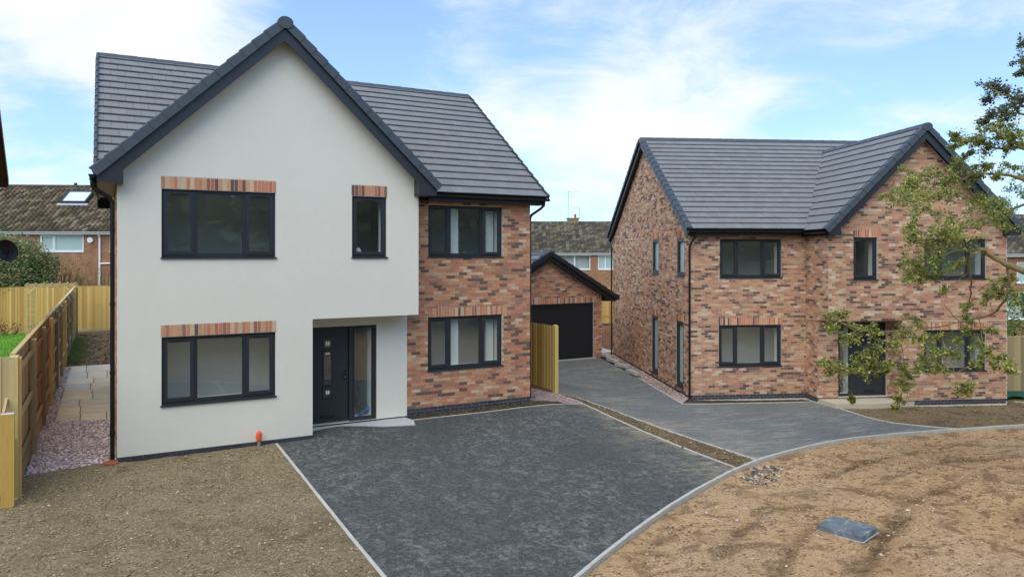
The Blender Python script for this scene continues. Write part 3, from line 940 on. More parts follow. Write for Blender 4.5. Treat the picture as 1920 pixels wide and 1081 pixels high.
def room(house, fr, s0, s1, z0, z1, floor, depth=3.6, ceil=2.4, marg=.55, mat="plaster"):
    mb = MB()
    t0, t1 = -.121, -.42
    S0, S1, Z0, Z1 = s0 + .05, s1 - .05, z0 + .03, z1 - .04
    s0, s1, z0, z1 = S0, S1, Z0, Z1
    for (a, b) in (((s0, z0), (s0, z1)), ((s0, z1), (s1, z1)), ((s1, z1), (s1, z0)), ((s1, z0), (s0, z0))):
        mb.quad(fr.p(a[0], t0, a[1]), fr.p(b[0], t0, b[1]), fr.p(b[0], t1, b[1]), fr.p(a[0], t1, a[1]))
    a, b, c, d, e = s0 - marg, s1 + marg, floor, floor + ceil, -.42 - depth
    mb.quad(fr.p(a, t1, c), fr.p(a, t1, d), fr.p(a, e, d), fr.p(a, e, c))
    mb.quad(fr.p(b, t1, c), fr.p(b, t1, d), fr.p(b, e, d), fr.p(b, e, c))
    mb.quad(fr.p(a, e, c), fr.p(b, e, c), fr.p(b, e, d), fr.p(a, e, d))
    mb.quad(fr.p(a, t1, d), fr.p(b, t1, d), fr.p(b, e, d), fr.p(a, e, d))
    # inner face of the outer wall round the opening
    for q in ((a, s0, c, d), (s1, b, c, d), (s0, s1, c, z0), (s0, s1, z1, d)):
        if q[1] - q[0] > .01 and q[3] - q[2] > .01:
            mb.quad(fr.p(q[0], t1, q[2]), fr.p(q[1], t1, q[2]), fr.p(q[1], t1, q[3]), fr.p(q[0], t1, q[3]))
    o = mb.build("room", M[mat], house)
    mf = MB(); mf.quad(fr.p(a, t1, c + .002), fr.p(b, t1, c + .002), fr.p(b, e, c + .002), fr.p(a, e, c + .002))
    mf.build("floor", M["room_floor"], o)
    return o

def rect_frame(mb, fr, s0, s1, z0, z1, w, t0, t1):
    fbox(mb, fr, s0, s0 + w, t0, t1, z0, z1)
    fbox(mb, fr, s1 - w, s1, t0, t1, z0, z1)
    fbox(mb, fr, s0 + w, s1 - w, t0, t1 - .001, z0, z0 + w)
    fbox(mb, fr, s0 + w, s1 - w, t0, t1 - .001, z1 - w, z1)

def window(house, fr, s0, s1, z0, z1, mulls=(), sashes=(), mat="anthracite", floor=None, depth=3.6, sill=True, glass="glass", rec=.055, room_ok=True, vent=True, fw=.055, sw=.052):
    """frame with mullions (part), its sashes, panes, sill and vents (sub-parts); z0 is the underside of the sill"""
    zf = z0 + .035 if sill else z0
    mb = MB()
    rect_frame(mb, fr, s0 + .003, s1 - .003, zf, z1 - .003, fw, -.118, -rec)
    for m_ in mulls:
        fbox(mb, fr, m_ - .032, m_ + .032, -.117, -rec - .001, zf + fw, z1 - .003 - fw)
    w = mb.build("window", M[mat], house)
    edges = [s0 + .003] + list(mulls) + [s1 - .003]
    for i in range(len(edges) - 1):
        a = edges[i] + (fw if i == 0 else .032)
        b = edges[i + 1] - (fw if i == len(edges) - 2 else .032)
        c, d = zf + fw, z1 - .003 - fw
        if i in sashes:
            sb = MB()
            rect_frame(sb, fr, a - .014, b + .014, c - .014, d + .014, sw + .014, -.100, -rec + .018)
            sb.build("sash", M[mat], w)
            a, b, c, d = a + sw, b - sw, c + sw, d - sw
            if vent:
                vb = MB(); m_ = (a + b) / 2; hl = min(.15, (b - a) * .36)
                fbox(vb, fr, m_ - hl, m_ + hl, -rec + .017, -rec + .032, d + .014, d + .030)
                vb.build("trickle_vent", M["black"], w)
        else:
            sb = MB(); rect_frame(sb, fr, a - .002, b + .002, c - .002, d + .002, .018, -.100, -rec - .012)
            sb.build("glazing_bead", M[mat], w)
        pb = MB(); pb.quad(fr.p(a, -.088, c), fr.p(b, -.088, c), fr.p(b, -.088, d), fr.p(a, -.088, d))
        pb.build("pane", M[glass], w)
    if sill:
        sb = MB()
        sb.extrude([fr.p(s0 - .018, -.11, z0 + .036), fr.p(s0 - .018, .038, z0 + .022), fr.p(s0 - .018, .040, z0 - .004), fr.p(s0 - .018, .026, z0 - .004), fr.p(s0 - .018, .012, z0 + .002), fr.p(s0 - .018, -.11, z0 + .002)],
                   fr.d * (s1 - s0 + .036))
        sb.build("sill", M[mat], w)
    if room_ok and floor is not None:
        room(house, fr, s0, s1, zf, z1, floor, depth)
    return w

# ---- roof tiles
def clip_poly(poly, planes):
    for (nx, ny, c) in planes:
        out_ = []
        for i in range(len(poly)):
            a, b = poly[i], poly[(i + 1) % len(poly)]
            da, db = nx * a[0] + ny * a[1] - c, nx * b[0] + ny * b[1] - c
            if da <= 0: out_.append(a)
            if (da < 0 < db) or (db < 0 < da):
                k = da / (da - db)
                out_.append((a[0] + (b[0] - a[0]) * k, a[1] + (b[1] - a[1]) * k))
        poly = out_
        if len(poly) < 3:
            return []
    return poly
TILE_C = lin(126, 126, 126)
TILE_MESH = {}
def tile_mesh(tw, gauge, key):
    if (tw, gauge, key) not in TILE_MESH:
        mb = MB()
        e = gauge + .06
        x0, x1 = .002, tw - .002
        mb.hexa([(x0, 0, .036), (x1, 0, .036), (x1, e, -.012), (x0, e, -.012), (x0, 0, .060), (x1, 0, .060), (x1, e, .014), (x0, e, .014)], jit(TILE_C, .07, BR))
        TILE_MESH[(tw, gauge, key)] = mb.mesh("roof_tile", M["tile"])
    return TILE_MESH[(tw, gauge, key)]
class Roof:
    def __init__(s, house, mat4, lim=300, pname="roof"):
        s.h, s.M, s.lim, s.cand, s.rest = house, mat4, lim, [], MB()
        s.under = MB()
    def slope(s, e0, u, w, U, L, gauge=.336, tw=.30, planes=(), skip=None, visible=None, thick=.05):
        e0, u, w = Vector(e0), Vector(u).normalized(), Vector(w).normalized()
        n = u.cross(w)
        pl = clip_poly([(0, 0), (U, 0), (U, L), (0, L)], planes)
        P = [e0 + u * a + w * b + n * -.015 for a, b in pl]
        s.under.extrude(P, n * -thick)
        rows = int(math.ceil(L / gauge))
        for r in range(rows):
            b0 = r * gauge
            e = min(gauge + .06, L - b0)
            if e < .05:
                continue
            off = (r % 2) * tw / 2
            i = -1 if off else 0
            while i * tw + off < U:
                a0 = i * tw + off
                i += 1
                c0, c1 = max(0, a0), min(U, a0 + tw)
                if c1 - c0 < .02:
                    continue
                q = [(c0, b0), (c1, b0), (c1, b0 + e), (c0, b0 + e)]
                q2 = clip_poly(q, planes)
                if len(q2) < 3:
                    continue
                mid = e0 + u * ((c0 + c1) / 2) + w * (b0 + e / 2)
                if skip and skip(mid):
                    continue
                full = len(q2) == 4 and abs(c1 - c0 - tw) < 1e-6 and e > gauge + .05 and all(abs(x[0] - y[0]) + abs(x[1] - y[1]) < 1e-6 for x, y in zip(q, q2))
                if full and (visible is None or visible(mid)):
                    s.cand.append((e0 + u * c0 + w * b0, u, w, n, tw, gauge))
                    continue
                col = jit(TILE_C, .07, BR)
                f = lambda a, b, t: e0 + u * a + w * b + n * ((.060 if t else .036) - .046 * (b - b0) / (gauge + .06))
                m = len(q2)
                q2 = [(a + (.002 if a <= c0 + 1e-6 else (-.002 if a >= c1 - 1e-6 else 0)), b) for a, b in q2]
                s.rest.add([f(a, b, 0) for a, b in q2] + [f(a, b, 1) for a, b in q2],
                           [tuple(range(m - 1, -1, -1)), tuple(range(m, 2 * m))] + [(k, (k + 1) % m, m + (k + 1) % m, m + k) for k in range(m)], col)
        return n
    def finish(s):
        ro = s.under.build("roof", M["dark_void"], s.h)
        cl = s.M.inverted() @ CAM
        s.cand.sort(key=lambda t: (t[0] - cl).length)
        for i, (p, u, w, n, tw, g) in enumerate(s.cand):
            me = tile_mesh(tw, g, BR.randrange(16))
            if i < s.lim:
                o = link("roof_tile", me, ro)
                m = Matrix((u, w, n)).transposed().to_4x4()
                d = BR.uniform(-.002, .002)
                m.translation = p + n * d
                o.matrix_basis = m
            else:
                col = jit(TILE_C, .07, BR)
                e = g + .06
                f = lambda a, b, h: p + u * a + w * b + n * h
                s.rest.hexa([f(.002, 0, .036), f(tw - .002, 0, .036), f(tw - .002, e, -.012), f(.002, e, -.012), f(.002, 0, .060), f(tw - .002, 0, .060), f(tw - .002, e, .014), f(.002, e, .014)], col)
        if s.rest.f:
            tag(s.rest.build("roof_tiles", M["tile"], ro), kind="stuff")
        return ro

def verge(house, lo, hi, outward, gauge=.336, top=.13, skirt=.165, up=.066, parent=None):
    """stepped cap pieces up a gable edge, from eaves (lo) to ridge (hi); lo/hi lie on the tile plane at the edge"""
    lo, hi, o = Vector(lo), Vector(hi), Vector(outward).normalized()
    d = (hi - lo).normalized()
    n = o.cross(d)
    if n.z < 0:
        n = -n
    L = (hi - lo).length
    k = int(round(L / gauge))
    st = L / k
    for i in range(k):
        mb = MB()
        a, b = lo + d * (i * st - (.02 if i else .03)), lo + d * ((i + 1) * st + .012)
        A, B = .030, .008     # lower end stands prouder
        def sec(p, h):
            pr = [(-top, up + h - .012), (-top, up + h), (.015, up + h + .006), (.036 + h * .5, up + h - .012), (.040 + h * .6, up - skirt + h * .2), (.026 + h * .6, up - skirt + h * .2), (.018, up + h - .02)]
            return [p + o * x + n * y for x, y in pr]
        ra, rb = sec(a, A), sec(b, B)
        m = len(ra)
        mb.add(ra + rb, [(j, (j + 1) % m, m + (j + 1) % m, m + j) for j in range(m)] + [tuple(range(m - 1, -1, -1)), tuple(range(m, 2 * m))])
        mb.build("verge_tile", M["verge"], house)
def ridge(house, a, b, ang, seg=.45, r=.12, mat="verge"):
    a, b = Vector(a), Vector(b)
    d = (b - a).normalized()
    sd_ = d.cross(Vector((0, 0, 1))).normalized()
    L = (b - a).length
    k = max(1, int(round(L / seg)))
    for i in range(k):
        mb = MB()
        p, q = a + d * (L * i / k + .002), a + d * (L * (i + 1) / k + .014)
        def sec(c, e):
            h = r * math.tan(ang)
            pr = [(-r - .01, -h - .0), (-r * .35, -h * .25 + e), (0, .012 + e), (r * .35, -h * .25 + e), (r + .01, -h - .0), (r - .012, -h - .02), (0, -.03), (-r + .012, -h - .02)]
            return [c + sd_ * x + Vector((0, 0, y + .066)) for x, y in pr]
        ra, rb = sec(p, 0), sec(q, .008)
        m = len(ra)
        mb.add(ra + rb, [(j, (j + 1) % m, m + (j + 1) % m, m + j) for j in range(m)] + [tuple(range(m - 1, -1, -1)), tuple(range(m, 2 * m))])
        mb.build("ridge_tile", M[mat], house)
def gutter(house, a, b, out, r=.062, mat="black"):
    a, b, o = Vector(a), Vector(b), Vector(out)
    mb = MB()
    def sec(p):
        ps = [p + o * (r * math.cos(t)) + Vector((0, 0, -r * math.sin(t))) for t in [math.pi * k / 8 for k in range(9)]]
        ins = [p + o * ((r - .008) * math.cos(t)) + Vector((0, 0, -(r - .008) * math.sin(t) + .0)) for t in [math.pi * k / 8 for k in range(8, -1, -1)]]
        return ps + ins
    ra, rb = sec(a), sec(b)
    m = len(ra)
    mb.add(ra + rb, [(j, (j + 1) % m, m + (j + 1) % m, m + j) for j in range(m)])
    for P in (a, b):
        ps = [P + o * (r * math.cos(t)) + Vector((0, 0, -r * math.sin(t))) for t in [math.pi * k / 8 for k in range(9)]]
        mb.add(ps, [tuple(range(9))])
    g = mb.build("gutter", M[mat], house)
    L = (b - a).length
    d = (b - a).normalized()
    for i in range(int(L / .9) + 1):
        p = a + d * min(L - .05, .05 + i * .9)
        bb = MB()
        for k in range(8):
            t0, t1 = math.pi * k / 8, math.pi * (k + 1) / 8
            q = [p + o * (rr * math.cos(t)) + Vector((0, 0, -rr * math.sin(t))) for t, rr in ((t0, r + .001), (t1, r + .001), (t1, r + .007), (t0, r + .007))]
            bb.add([x - d * .014 for x in q] + [x + d * .014 for x in q], [(0, 1, 2, 3), (7, 6, 5, 4), (2, 3, 7, 6)])
        bb.build("gutter_bracket", M[mat], g)
    return g
def downpipe(house, pts, r=.034, clips=(), mat="black", wall=(0, 1, 0)):
    mb = MB(); mb.tube(pts, r, 10)
    p = mb.build("downpipe", M[mat], house, smooth=False)
    x, y = pts[-1][0], pts[-1][1]
    for z in clips:
        cb = MB()
        cb.tube([(x, y, z - .03), (x, y, z + .03)], r + .008, 10)
        cb.box(x - .06, x + .06, y + wall[1] * .02 - .012, y + wall[1] * .02 + .012, z - .012, z + .012) if wall[1] else cb.box(x + wall[0] * .02 - .012, x + wall[0] * .02 + .012, y - .06, y + .06, z - .012, z + .012)
        cb.build("pipe_clip", M[mat], p)
    return p
def slope_beam(house, name, lo, hi, outward, h, t, drop, mat="anthracite"):
    """bargeboard under a verge: board of height h, thickness t, its upper edge drop below the tile plane"""
    lo, hi, o = Vector(lo), Vector(hi), Vector(outward).normalized()
    d = (hi - lo).normalized()
    n = o.cross(d)
    if n.z < 0:
        n = -n
    mb = MB()
    f = lambda p, x, y: p + o * x + n * y
    # plumb cut at the apex
    k = n.z / max(.05, abs(d.z)) if False else 0
    mb.hexa([f(lo, -t, -drop - h), f(lo, 0, -drop - h), f(lo, 0, -drop), f(lo, -t, -drop), f(hi, -t, -drop - h), f(hi, 0, -drop - h), f(hi, 0, -drop), f(hi, -t, -drop)])
    return mb.build(name, M[mat], house)

def door_set(house, fr, s0, s1, z0, z1, leaf, side, hand):
    """front door leaf between leaf=(a,b) and a glazed sidelight between side=(a,b)"""
    mb = MB()
    fw = .06
    rect_frame(mb, fr, s0, s1, z0, z1, fw, -.14, -.05)
    mid = (leaf[1] + side[0]) / 2 if leaf[1] < side[0] + .2 and leaf[0] < side[0] else (side[1] + leaf[0]) / 2
    fbox(mb, fr, mid - .045, mid + .045, -.139, -.051, z0 + fw, z1 - fw)
    if True:
        # sidelight bead
        rect_frame(mb, fr, side[0] - .01, side[1] + .01, z0 + fw - .01, z1 - fw + .01, .03, -.12, -.062)
    dr = mb.build("door", M["door"], house)
    a, b = leaf
    c, d = z0 + .05, z1 - fw
    lb = MB()
    fbox(lb, fr, a, b, -.12, -.078, c, d)
    # vertical grooves as proud planks
    w = b - a
    n = 6
    for i in range(n):
        fbox(lb, fr, a + w * i / n + .012, a + w * (i + 1) / n - .004, -.079, -.0755, c + .03, d - .03)
    lb.build("door_leaf", M["door"], dr)
    hs = 1 if hand > 0 else -1
    cx = (a + b) / 2 - hs * .02
    H = d - c
    for (f0, f1) in ((.80, .885), (.40, .76), (.26, .36)):
        k0, k1 = c + H * f0, c + H * f1
        pb = MB(); rect_frame(pb, fr, cx - .115, cx + .115, k0 - .03, k1 + .03, .035, -.080, -.058)
        pf = pb.build("panel_frame", M["door"], dr)
        gb = MB(); gb.quad(fr.p(cx - .08, -.0745, k0), fr.p(cx + .08, -.0745, k0), fr.p(cx + .08, -.0745, k1), fr.p(cx - .08, -.0745, k1))
        gb.build("pane", M["glass"], dr)
        wb = MB()
        zz = k1 - .07 if f1 == .76 else (k0 + k1) / 2 - .035
        for q in (-.042, .004):
            fbox(wb, fr, cx + q, cx + q + .036, -.0740, -.0725, zz, zz + (.036 if f1 == .76 else .08))
        wb.build("leaded_square", M["white_upvc"], dr)
    lx = MB(); fbox(lx, fr, cx - .16, cx + .16, -.079, -.066, c + .07, c + .13); lx.build("letterbox", M["black"], dr)
    lx = MB(); fbox(lx, fr, cx - .13, cx + .13, -.067, -.060, c + .09, c + .112); lx.build("letterbox_flap", M["anthracite"], dr)
    hx = b - .07 if hand > 0 else a + .07
    hb = MB(); fbox(hb, fr, hx - .018, hx + .018, -.080, -.062, c + .90, c + 1.13)
    hb.tube([fr.p(hx, -.062, c + 1.06), fr.p(hx, -.02, c + 1.06), fr.p(hx - hs * .12, -.02, c + 1.06)], .010, 8)
    hb.build("door_handle", M["black"], dr)
    kb = MB(); kb.tube([fr.p(hx, -.062, c + .97), fr.p(hx, -.052, c + .97)], .012, 8); kb.build("lock", M["steel"], dr)
    gb = MB(); gb.quad(fr.p(side[0], -.09, z0 + fw), fr.p(side[1], -.09, z0 + fw), fr.p(side[1], -.09, z1 - fw), fr.p(side[0], -.09, z1 - fw))
    gb.build("pane", M["glass"], dr)
    tb = MB(); fbox(tb, fr, a - .02, b + .02, -.08, -.035, z0 - .012, z0 + .022); tb.build("threshold", M["steel"], dr)
    room(house, fr, side[0] - .02, side[1] + .02, z0 + .02, z1 - .02, z0, 2.6, 2.35, .2)
    return dr

# ------------------------------------------------------------------ house with the white gable
I4 = Matrix.Identity(4)
ha = empty("detached_house")
tag(ha, "white rendered gable house with brick wing and grey tiled roof", "house")
SB = .749
FA = Frame((0, 0), (1, 0))          # white front
FB = Frame((0, SB), (1, 0))         # recessed front (porch and brick wing)
FL = Frame((0, 9.55), (0, -1))      # left side, s=0 at the rear
ZB = .102
XM, ZAP = 3.03, 8.52                # gable wall apex
op_l = (.760, 2.905, .985, 2.325)
op_u = (.760, 2.905, 3.85, 5.20)
op_s = (4.520, 5.310, 3.85, 5.20)
sold = .25
def so(o):
    return (o[0] - .014, o[1] + .014, o[3], o[3] + sold)
mb = MB()
wall_body(mb, FA, 0, 3.667, ZB, 2.56, [op_l, so(op_l)])
wall_body(mb, FA, 0, 6.067, 2.56, 5.47, [op_u, op_s, so(op_u), so(op_s)])
mb.add([FA.p(0, 0, 5.47), FA.p(6.067, 0, 5.47), FA.p(6.067, 0, 5.60), FA.p(XM, 0, ZAP), FA.p(0, 0, 5.60)], [(0, 1, 2, 3, 4)])
# returns: left edge, overhang end, soffit of the overhang, porch cheek
mb.quad((0, .06, ZB), (0, 0, ZB), (0, 0, 5.6), (0, .06, 5.6))
mb.quad((6.067, 0, 2.56), (6.067, SB, 2.56), (6.067, SB, 5.6), (6.067, 0, 5.6))
mb.quad((3.667, 0, 2.56), (6.067, 0, 2.56), (6.067, SB, 2.56), (3.667, SB, 2.56))
mb.quad((3.667, 0, ZB), (3.667, SB, ZB), (3.667, SB, 2.56), (3.667, 0, 2.56))
mb.quad((0, 0, ZB), (3.667, 0, ZB), (3.667, SB, ZB), (0, SB, ZB))
wall_body(mb, FB, 3.667, 6.070, .115, 2.56, [(3.72, 5.330, .115, 2.305)], .14)
mb.quad((6.070, SB, .115), (6.070, SB + .02, .115), (6.070, SB + .02, 2.56), (6.070, SB, 2.56))
mb.build("wall", M["render"], ha)
# mortar body of the brick wing and left side
opb_u = (6.615, 8.640, 3.85, 5.125)
opb_l = (6.605, 8.640, 1.112, 2.415)
mb = MB()
wall_body(mb, Frame((0, SB + .012), (1, 0)), 6.07, 9.444, -.3, 5.30, [opb_u, opb_l])
mb.build("wall", M["mortar"], ha)
mb = MB()
wall_body(mb, FL, 0, 9.49, -.3, 5.6)
mb.build("wall", M["mortar"], ha)
mb = MB()
mb.quad((9.444, SB + .012, -.3), (9.444, 9.55, -.3), (9.444, 9.55, 5.4), (9.444, SB + .012, 5.4))
mb.quad((9.444, 9.55, -.3), (0, 9.55, -.3), (0, 9.55, 5.4), (9.444, 9.55, 5.4))
for x in (0.002, 9.442):
    mb.add([(x, SB, 5.3), (x, 9.55, 5.3), (x, 5.15, 8.6)], [(0, 1, 2)])
mb.build("wall", M["brick_back"], ha)
# engineering-brick plinth below the render
bk = Bricks(ha, I4, PAL)
FBo = Frame((0, SB + .012), (1, 0))
bk.lay(FBo, 6.075, 9.444, -.03, 5.27, [opb_u, (opb_l[0], opb_l[1], opb_l[2], opb_l[3]), (opb_l[0] - .02, opb_l[1] + .02, opb_l[3], opb_l[3] + .225)], plinth=.30, out=.010)
bk.soldiers(FBo, opb_l[0] - .015, opb_l[1] + .015, opb_l[3] + .004)
bk.lay(FL, .0, 9.49, -.1, 5.5, plinth=.2, visible=False)
for o_ in (op_l, op_u, op_s):
    bk.soldiers(FA, o_[0] - .010, o_[1] + .010, o_[3] + .012, out=.004, h=.225)
    m2 = MB(); q = so(o_); fbox(m2, FA, q[0], q[1], -.02, -.006, q[2] + .001, q[3] - .001); m2.build("lintel_mortar", M["mortar"], ha)
bk.finish()
pl = Bricks(ha, I4, PAL)
FP = Frame((0, .018), (1, 0))
pl.lay(FP, .012, 3.64, -.135, ZB - .006, plinth=1.0, visible=False)
FP2 = Frame((0, SB + .012), (1, 0))
pl.lay(FP2, 5.335, 6.066, -.11, .11, plinth=1.0, visible=False)
pl.rest and None
mp = MB(); fbox(mp, FP, 0.008, 3.65, -.05, -.001, -.2, ZB - .001); fbox(mp, FP2, 5.33, 6.068, -.05, -.001, -.2, .113)
mp.quad((0.009, .02, -.2), (0.009, .07, -.2), (0.009, .07, ZB), (0.009, .02, ZB))
mp.build("plinth", M["mortar_dark"], ha)
tag(pl.rest.build("plinth_bricks", M["brick"], ha), kind="stuff")

window(ha, FA, *op_l, mulls=(1.362, 2.302), sashes=(0, 2), floor=.16, depth=1.0)
window(ha, FA, *op_u, mulls=(1.362, 2.302), sashes=(0, 2), floor=2.85, depth=2.2)
w_small = window(ha, FA, *op_s, sashes=(0,), floor=2.85, depth=2.2)
window(ha, FBo, *opb_u, mulls=(7.19, 8.06), sashes=(0, 2), floor=2.85, depth=1.8)
window(ha, FBo, *opb_l, mulls=(7.19, 8.06), sashes=(0, 2), floor=.16, depth=1.1)
for z0_, z1_ in ((.16, 2.56), (2.85, 5.25)):
    for x0_, x1_ in ((7.28, 7.54), (8.32, 8.52)):
        mb = MB(); mb.box(x0_, x1_, SB + .30, SB + .36, z0_ + .003, z1_ - .003); mb.build("partition", M["plaster"], ha)
door_set(ha, FB, 3.72, 5.330, .125, 2.305, (3.785, 4.665), (4.80, 5.262), 1)

# roof
RF = Roof(ha, I4)
E0 = Vector((-.38, .40, 5.375)); W1 = Vector((0, 4.75, 3.47)).normalized(); L1 = math.hypot(4.75, 3.47)
zmain = lambda y: 5.375 + (y - .40) * 3.47 / 4.75
TG = 3.243 / 3.40
zgab = lambda x: 8.70 - abs(x - XM) * TG
def hidden_a(m):
    return zgab(m.x) > zmain(m.y) + .10
VISA = lambda m: not (.6 < m.x < 5.6)
RF.slope(E0, (1, 0, 0), W1, 10.13, L1, skip=hidden_a)
Eb = Vector((9.75, 9.90, 5.375)); RF.slope(Eb, (-1, 0, 0), (0, -4.75, 3.47), 10.13, L1, gauge=.336, visible=lambda m: False)
Lg = math.hypot(3.40, 3.243)
below = lambda m: zmain(m.y) > m.z + .06
for sx in (-1, 1):
    e = Vector((XM + sx * 3.40, -.30 if sx > 0 else 4.9, 8.70 - 3.243))
    u = (0, 1, 0) if sx > 0 else (0, -1, 0)
    # underlay triangle is cut where it meets the main slope
    yv = lambda b: .40 + (8.70 - 3.243 + 3.243 * b / Lg - 5.375) * 4.75 / 3.47
    c0, c1 = yv(0), yv(Lg)
    if sx > 0:
        planes = [(Lg, -(c1 - c0), (c0 + .30) * Lg)]
    else:
        planes = [(-Lg, -(c1 - c0), -(4.9 - c0) * Lg)]
    RF.slope(e, u, (-sx * 3.40, 0, 3.243), 5.2, Lg, visible=lambda m: False, planes=planes)
RF.finish()
apx = Vector((XM, -.32, 8.70))
verge(ha, (XM - 3.40, -.32, 8.70 - 3.243), apx - Vector((.10, 0, .10)), (0, -1, 0))
verge(ha, (XM + 3.40, -.32, 8.70 - 3.243), apx - Vector((-.10, 0, .10)), (0, -1, 0))
# apex cap
mb = MB()
pts = []
for k in range(9):
    t = math.pi * k / 8
    pts.append((XM + .155 * math.cos(t), -.385, 8.66 + .12 * math.sin(t)))
pts += [(XM - .13, -.385, 8.585), (XM - .05, -.385, 8.535), (XM + .05, -.385, 8.535), (XM + .13, -.385, 8.585)]
mb.extrude(pts, (0, .14, 0)); mb.build("ridge_end_cap", M["verge"], ha)
ridge(ha, (XM, -.26, 8.70), (XM, 4.75, 8.70), math.radians(43.6))
ridge(ha, (-.38, 5.15, 8.845), (9.75, 5.15, 8.845), math.radians(36.1))
verge(ha, (9.75, .42, 5.39), (9.75, 5.11, 8.82), (1, 0, 0), skirt=.12, top=.012)
verge(ha, (-.345, .42, 5.39), (-.345, 5.11, 8.82), (-1, 0, 0), skirt=.12, top=.012)
verge(ha, (9.75, 9.88, 5.39), (9.75, 5.19, 8.82), (1, 0, 0), skirt=.12)
verge(ha, (-.345, 9.88, 5.39), (-.345, 5.19, 8.82), (-1, 0, 0), skirt=.12, top=.012)
for sx, dx in ((-1, 0), (1, .003)):
    slope_beam(ha, "bargeboard", (XM + sx * 3.16, -.305 - dx, 8.70 - 3.16 * TG), (XM, -.305 - dx, 8.70), (0, -1, 0), .27, .03, .02)
    # box end at the foot of each barge
    mb = MB()
    x0, x1 = XM + sx * 2.93, XM + sx * 3.36
    za = 8.70 - 2.93 * TG - .08; zb2 = 8.70 - 3.36 * TG - .10
    zlow = 5.245
    mb.extrude([(x0, -.314, zlow), (x1, -.314, zlow + .02), (x1, -.314, zb2), (x0, -.314, za)], (0, .31, 0))
    mb.build("box_end", M["anthracite"], ha)
    mb = MB(); mb.box(min(x0, x1) + .0, max(x0, x1), -.29, 4.0 if sx < 0 else .40, zlow + .022, zlow + .04)
    mb.build("soffit", M["black"], ha)
    # sloping soffit under the verge overhang
    mb = MB()
    a, b = Vector((XM + sx * 3.0, 0, 8.70 - 3.0 * TG - .20)), Vector((XM, 0, 8.70 - .20))
    mb.quad((a.x, -.29, a.z), (b.x, -.29, b.z), (b.x, .0, b.z), (a.x, .0, a.z))
    mb.build("verge_soffit", M["anthracite"], ha)
# fascia, soffit and gutter of the brick wing
mb = MB(); mb.box(6.50, 9.72, .455, .475, 5.185, 5.37); mb.build("fascia", M["black"], ha)
mb = MB(); mb.box(6.07, 9.70, .475, .76, 5.19, 5.205); mb.build("soffit", M["black"], ha)
gutter(ha, (6.50, .395, 5.345), (9.80, .395, 5.345), (0, -1, 0))
mb = MB(); mb.add([(9.70, .46, 5.19), (9.70, .80, 5.19), (9.70, .80, 5.62), (9.70, .46, 5.36)], [(0, 1, 2, 3)]); mb.build("box_end", M["black"], ha)
downpipe(ha, [(9.66, .40, 5.29), (9.66, .42, 5.18), (9.62, .52, 5.10), (9.515, .80, 4.95), (9.505, .86, 4.86), (9.505, .86, .2)], clips=(3.9, 2.4, 1.0), wall=(-1, 0))
# left eaves
mb = MB(); mb.box(-.33, -.31, -.28, 4.6, 5.25, 5.43); mb.build("fascia", M["black"], ha)
gutter(ha, (-.40, -.28, 5.40), (-.40, 4.6, 5.40), (-1, 0, 0))
downpipe(ha, [(-.40, -.08, 5.34), (-.40, -.06, 5.22), (-.36, -.04, 5.15), (-.12, .08, 5.0), (-.075, .10, 4.92), (-.075, .10, .03)], r=.040, clips=(4.4, 3.0, 1.7, .55), wall=(1, 0))
# clutter on the sill of the small upper window
mb = MB()
mb.add([(4.66, .14, 3.945), (4.80, .14, 3.945), (4.78, .20, 3.945), (4.66, .20, 3.945), (4.66, .15, 4.06), (4.73, .15, 4.09), (4.76, .19, 4.03), (4.66, .19, 4.05)],
       [(0, 1, 2, 3), (4, 5, 6, 7), (0, 1, 5, 4), (1, 2, 6, 5), (2, 3, 7, 6), (3, 0, 4, 7)])
tag(mb.build("cleaning_cloth", M["white_upvc"]), "crumpled white cloth on the sill inside the small upper window", "cloth")
mb = MB(); mb.box(4.98, 5.14, .14, .20, 3.945, 3.98)
mb.box(5.0, 5.12, .145, .195, 3.98, 3.992)
tag(mb.build("small_box", M["white_upvc"]), "small white box on the sill inside the small upper window", "box")
mb = MB(); mb.tube([(4.80, 1.6, 1.95), (5.16, 1.35, .18)], .018, 8)
tag(mb.build("timber_batten", M["bark"]), "pale timber batten leaning behind the glass beside the front door", "batten")
mb = MB()
fr_ = random.Random(8)
g_ = [[(4.84 + .06 * i, .98 + .05 * j, .15 + max(0, (i - 2)) * .045 * fr_.uniform(.6, 1.3) + fr_.uniform(0, .02)) for j in range(4)] for i in range(8)]
for i in range(7):
    for j in range(3):
        mb.quad(g_[i][j], g_[i + 1][j], g_[i + 1][j + 1], g_[i][j + 1])
tag(mb.build("protective_sheet", M["blue"]), "crumpled blue protective sheet on the hall floor behind the sidelight", "sheet")

# ------------------------------------------------------------------ brick house
hb = empty("detached_house", H2O, H2YAW)
tag(hb, "all brick house with grey tiled roof behind the overhanging tree", "house")
M4 = Matrix.Translation(H2O) @ Matrix.Rotation(H2YAW, 4, "Z")
GY, PY, XR, XI = -1.358, -.731, 9.545, 3.774
F0 = Frame((0, 0), (1, 0))
FG = Frame((0, GY), (1, 0))
FPp = Frame((0, PY), (1, 0))
FI = Frame((XI, 0), (0, -1))             # return of the gable wing, faces left
FS = Frame((0, 10.25), (0, -1))          # side wall
ZP = -.47 - .15
a_u = (.945, 2.970, 3.175, 4.415)
a_l = (.910, 2.970, .392, 1.705)
g_s = (4.566, 5.338, 3.152, 4.440)
g_u = (6.845, 8.866, 3.165, 4.400)
g_l = (6.821, 8.858, .360, 1.628)
porch = (4.0, 6.133, -2, 1.918)
S_ = lambda y: 10.25 - y
s_1 = (S_(4.17), S_(3.33), 3.20, 4.48)
s_2 = (S_(1.36), S_(.56), 3.20, 4.455)
s_3 = (S_(4.23), S_(3.42), -.40, 1.70)
s_4 = (S_(1.41), S_(.65), -.40, 1.745)
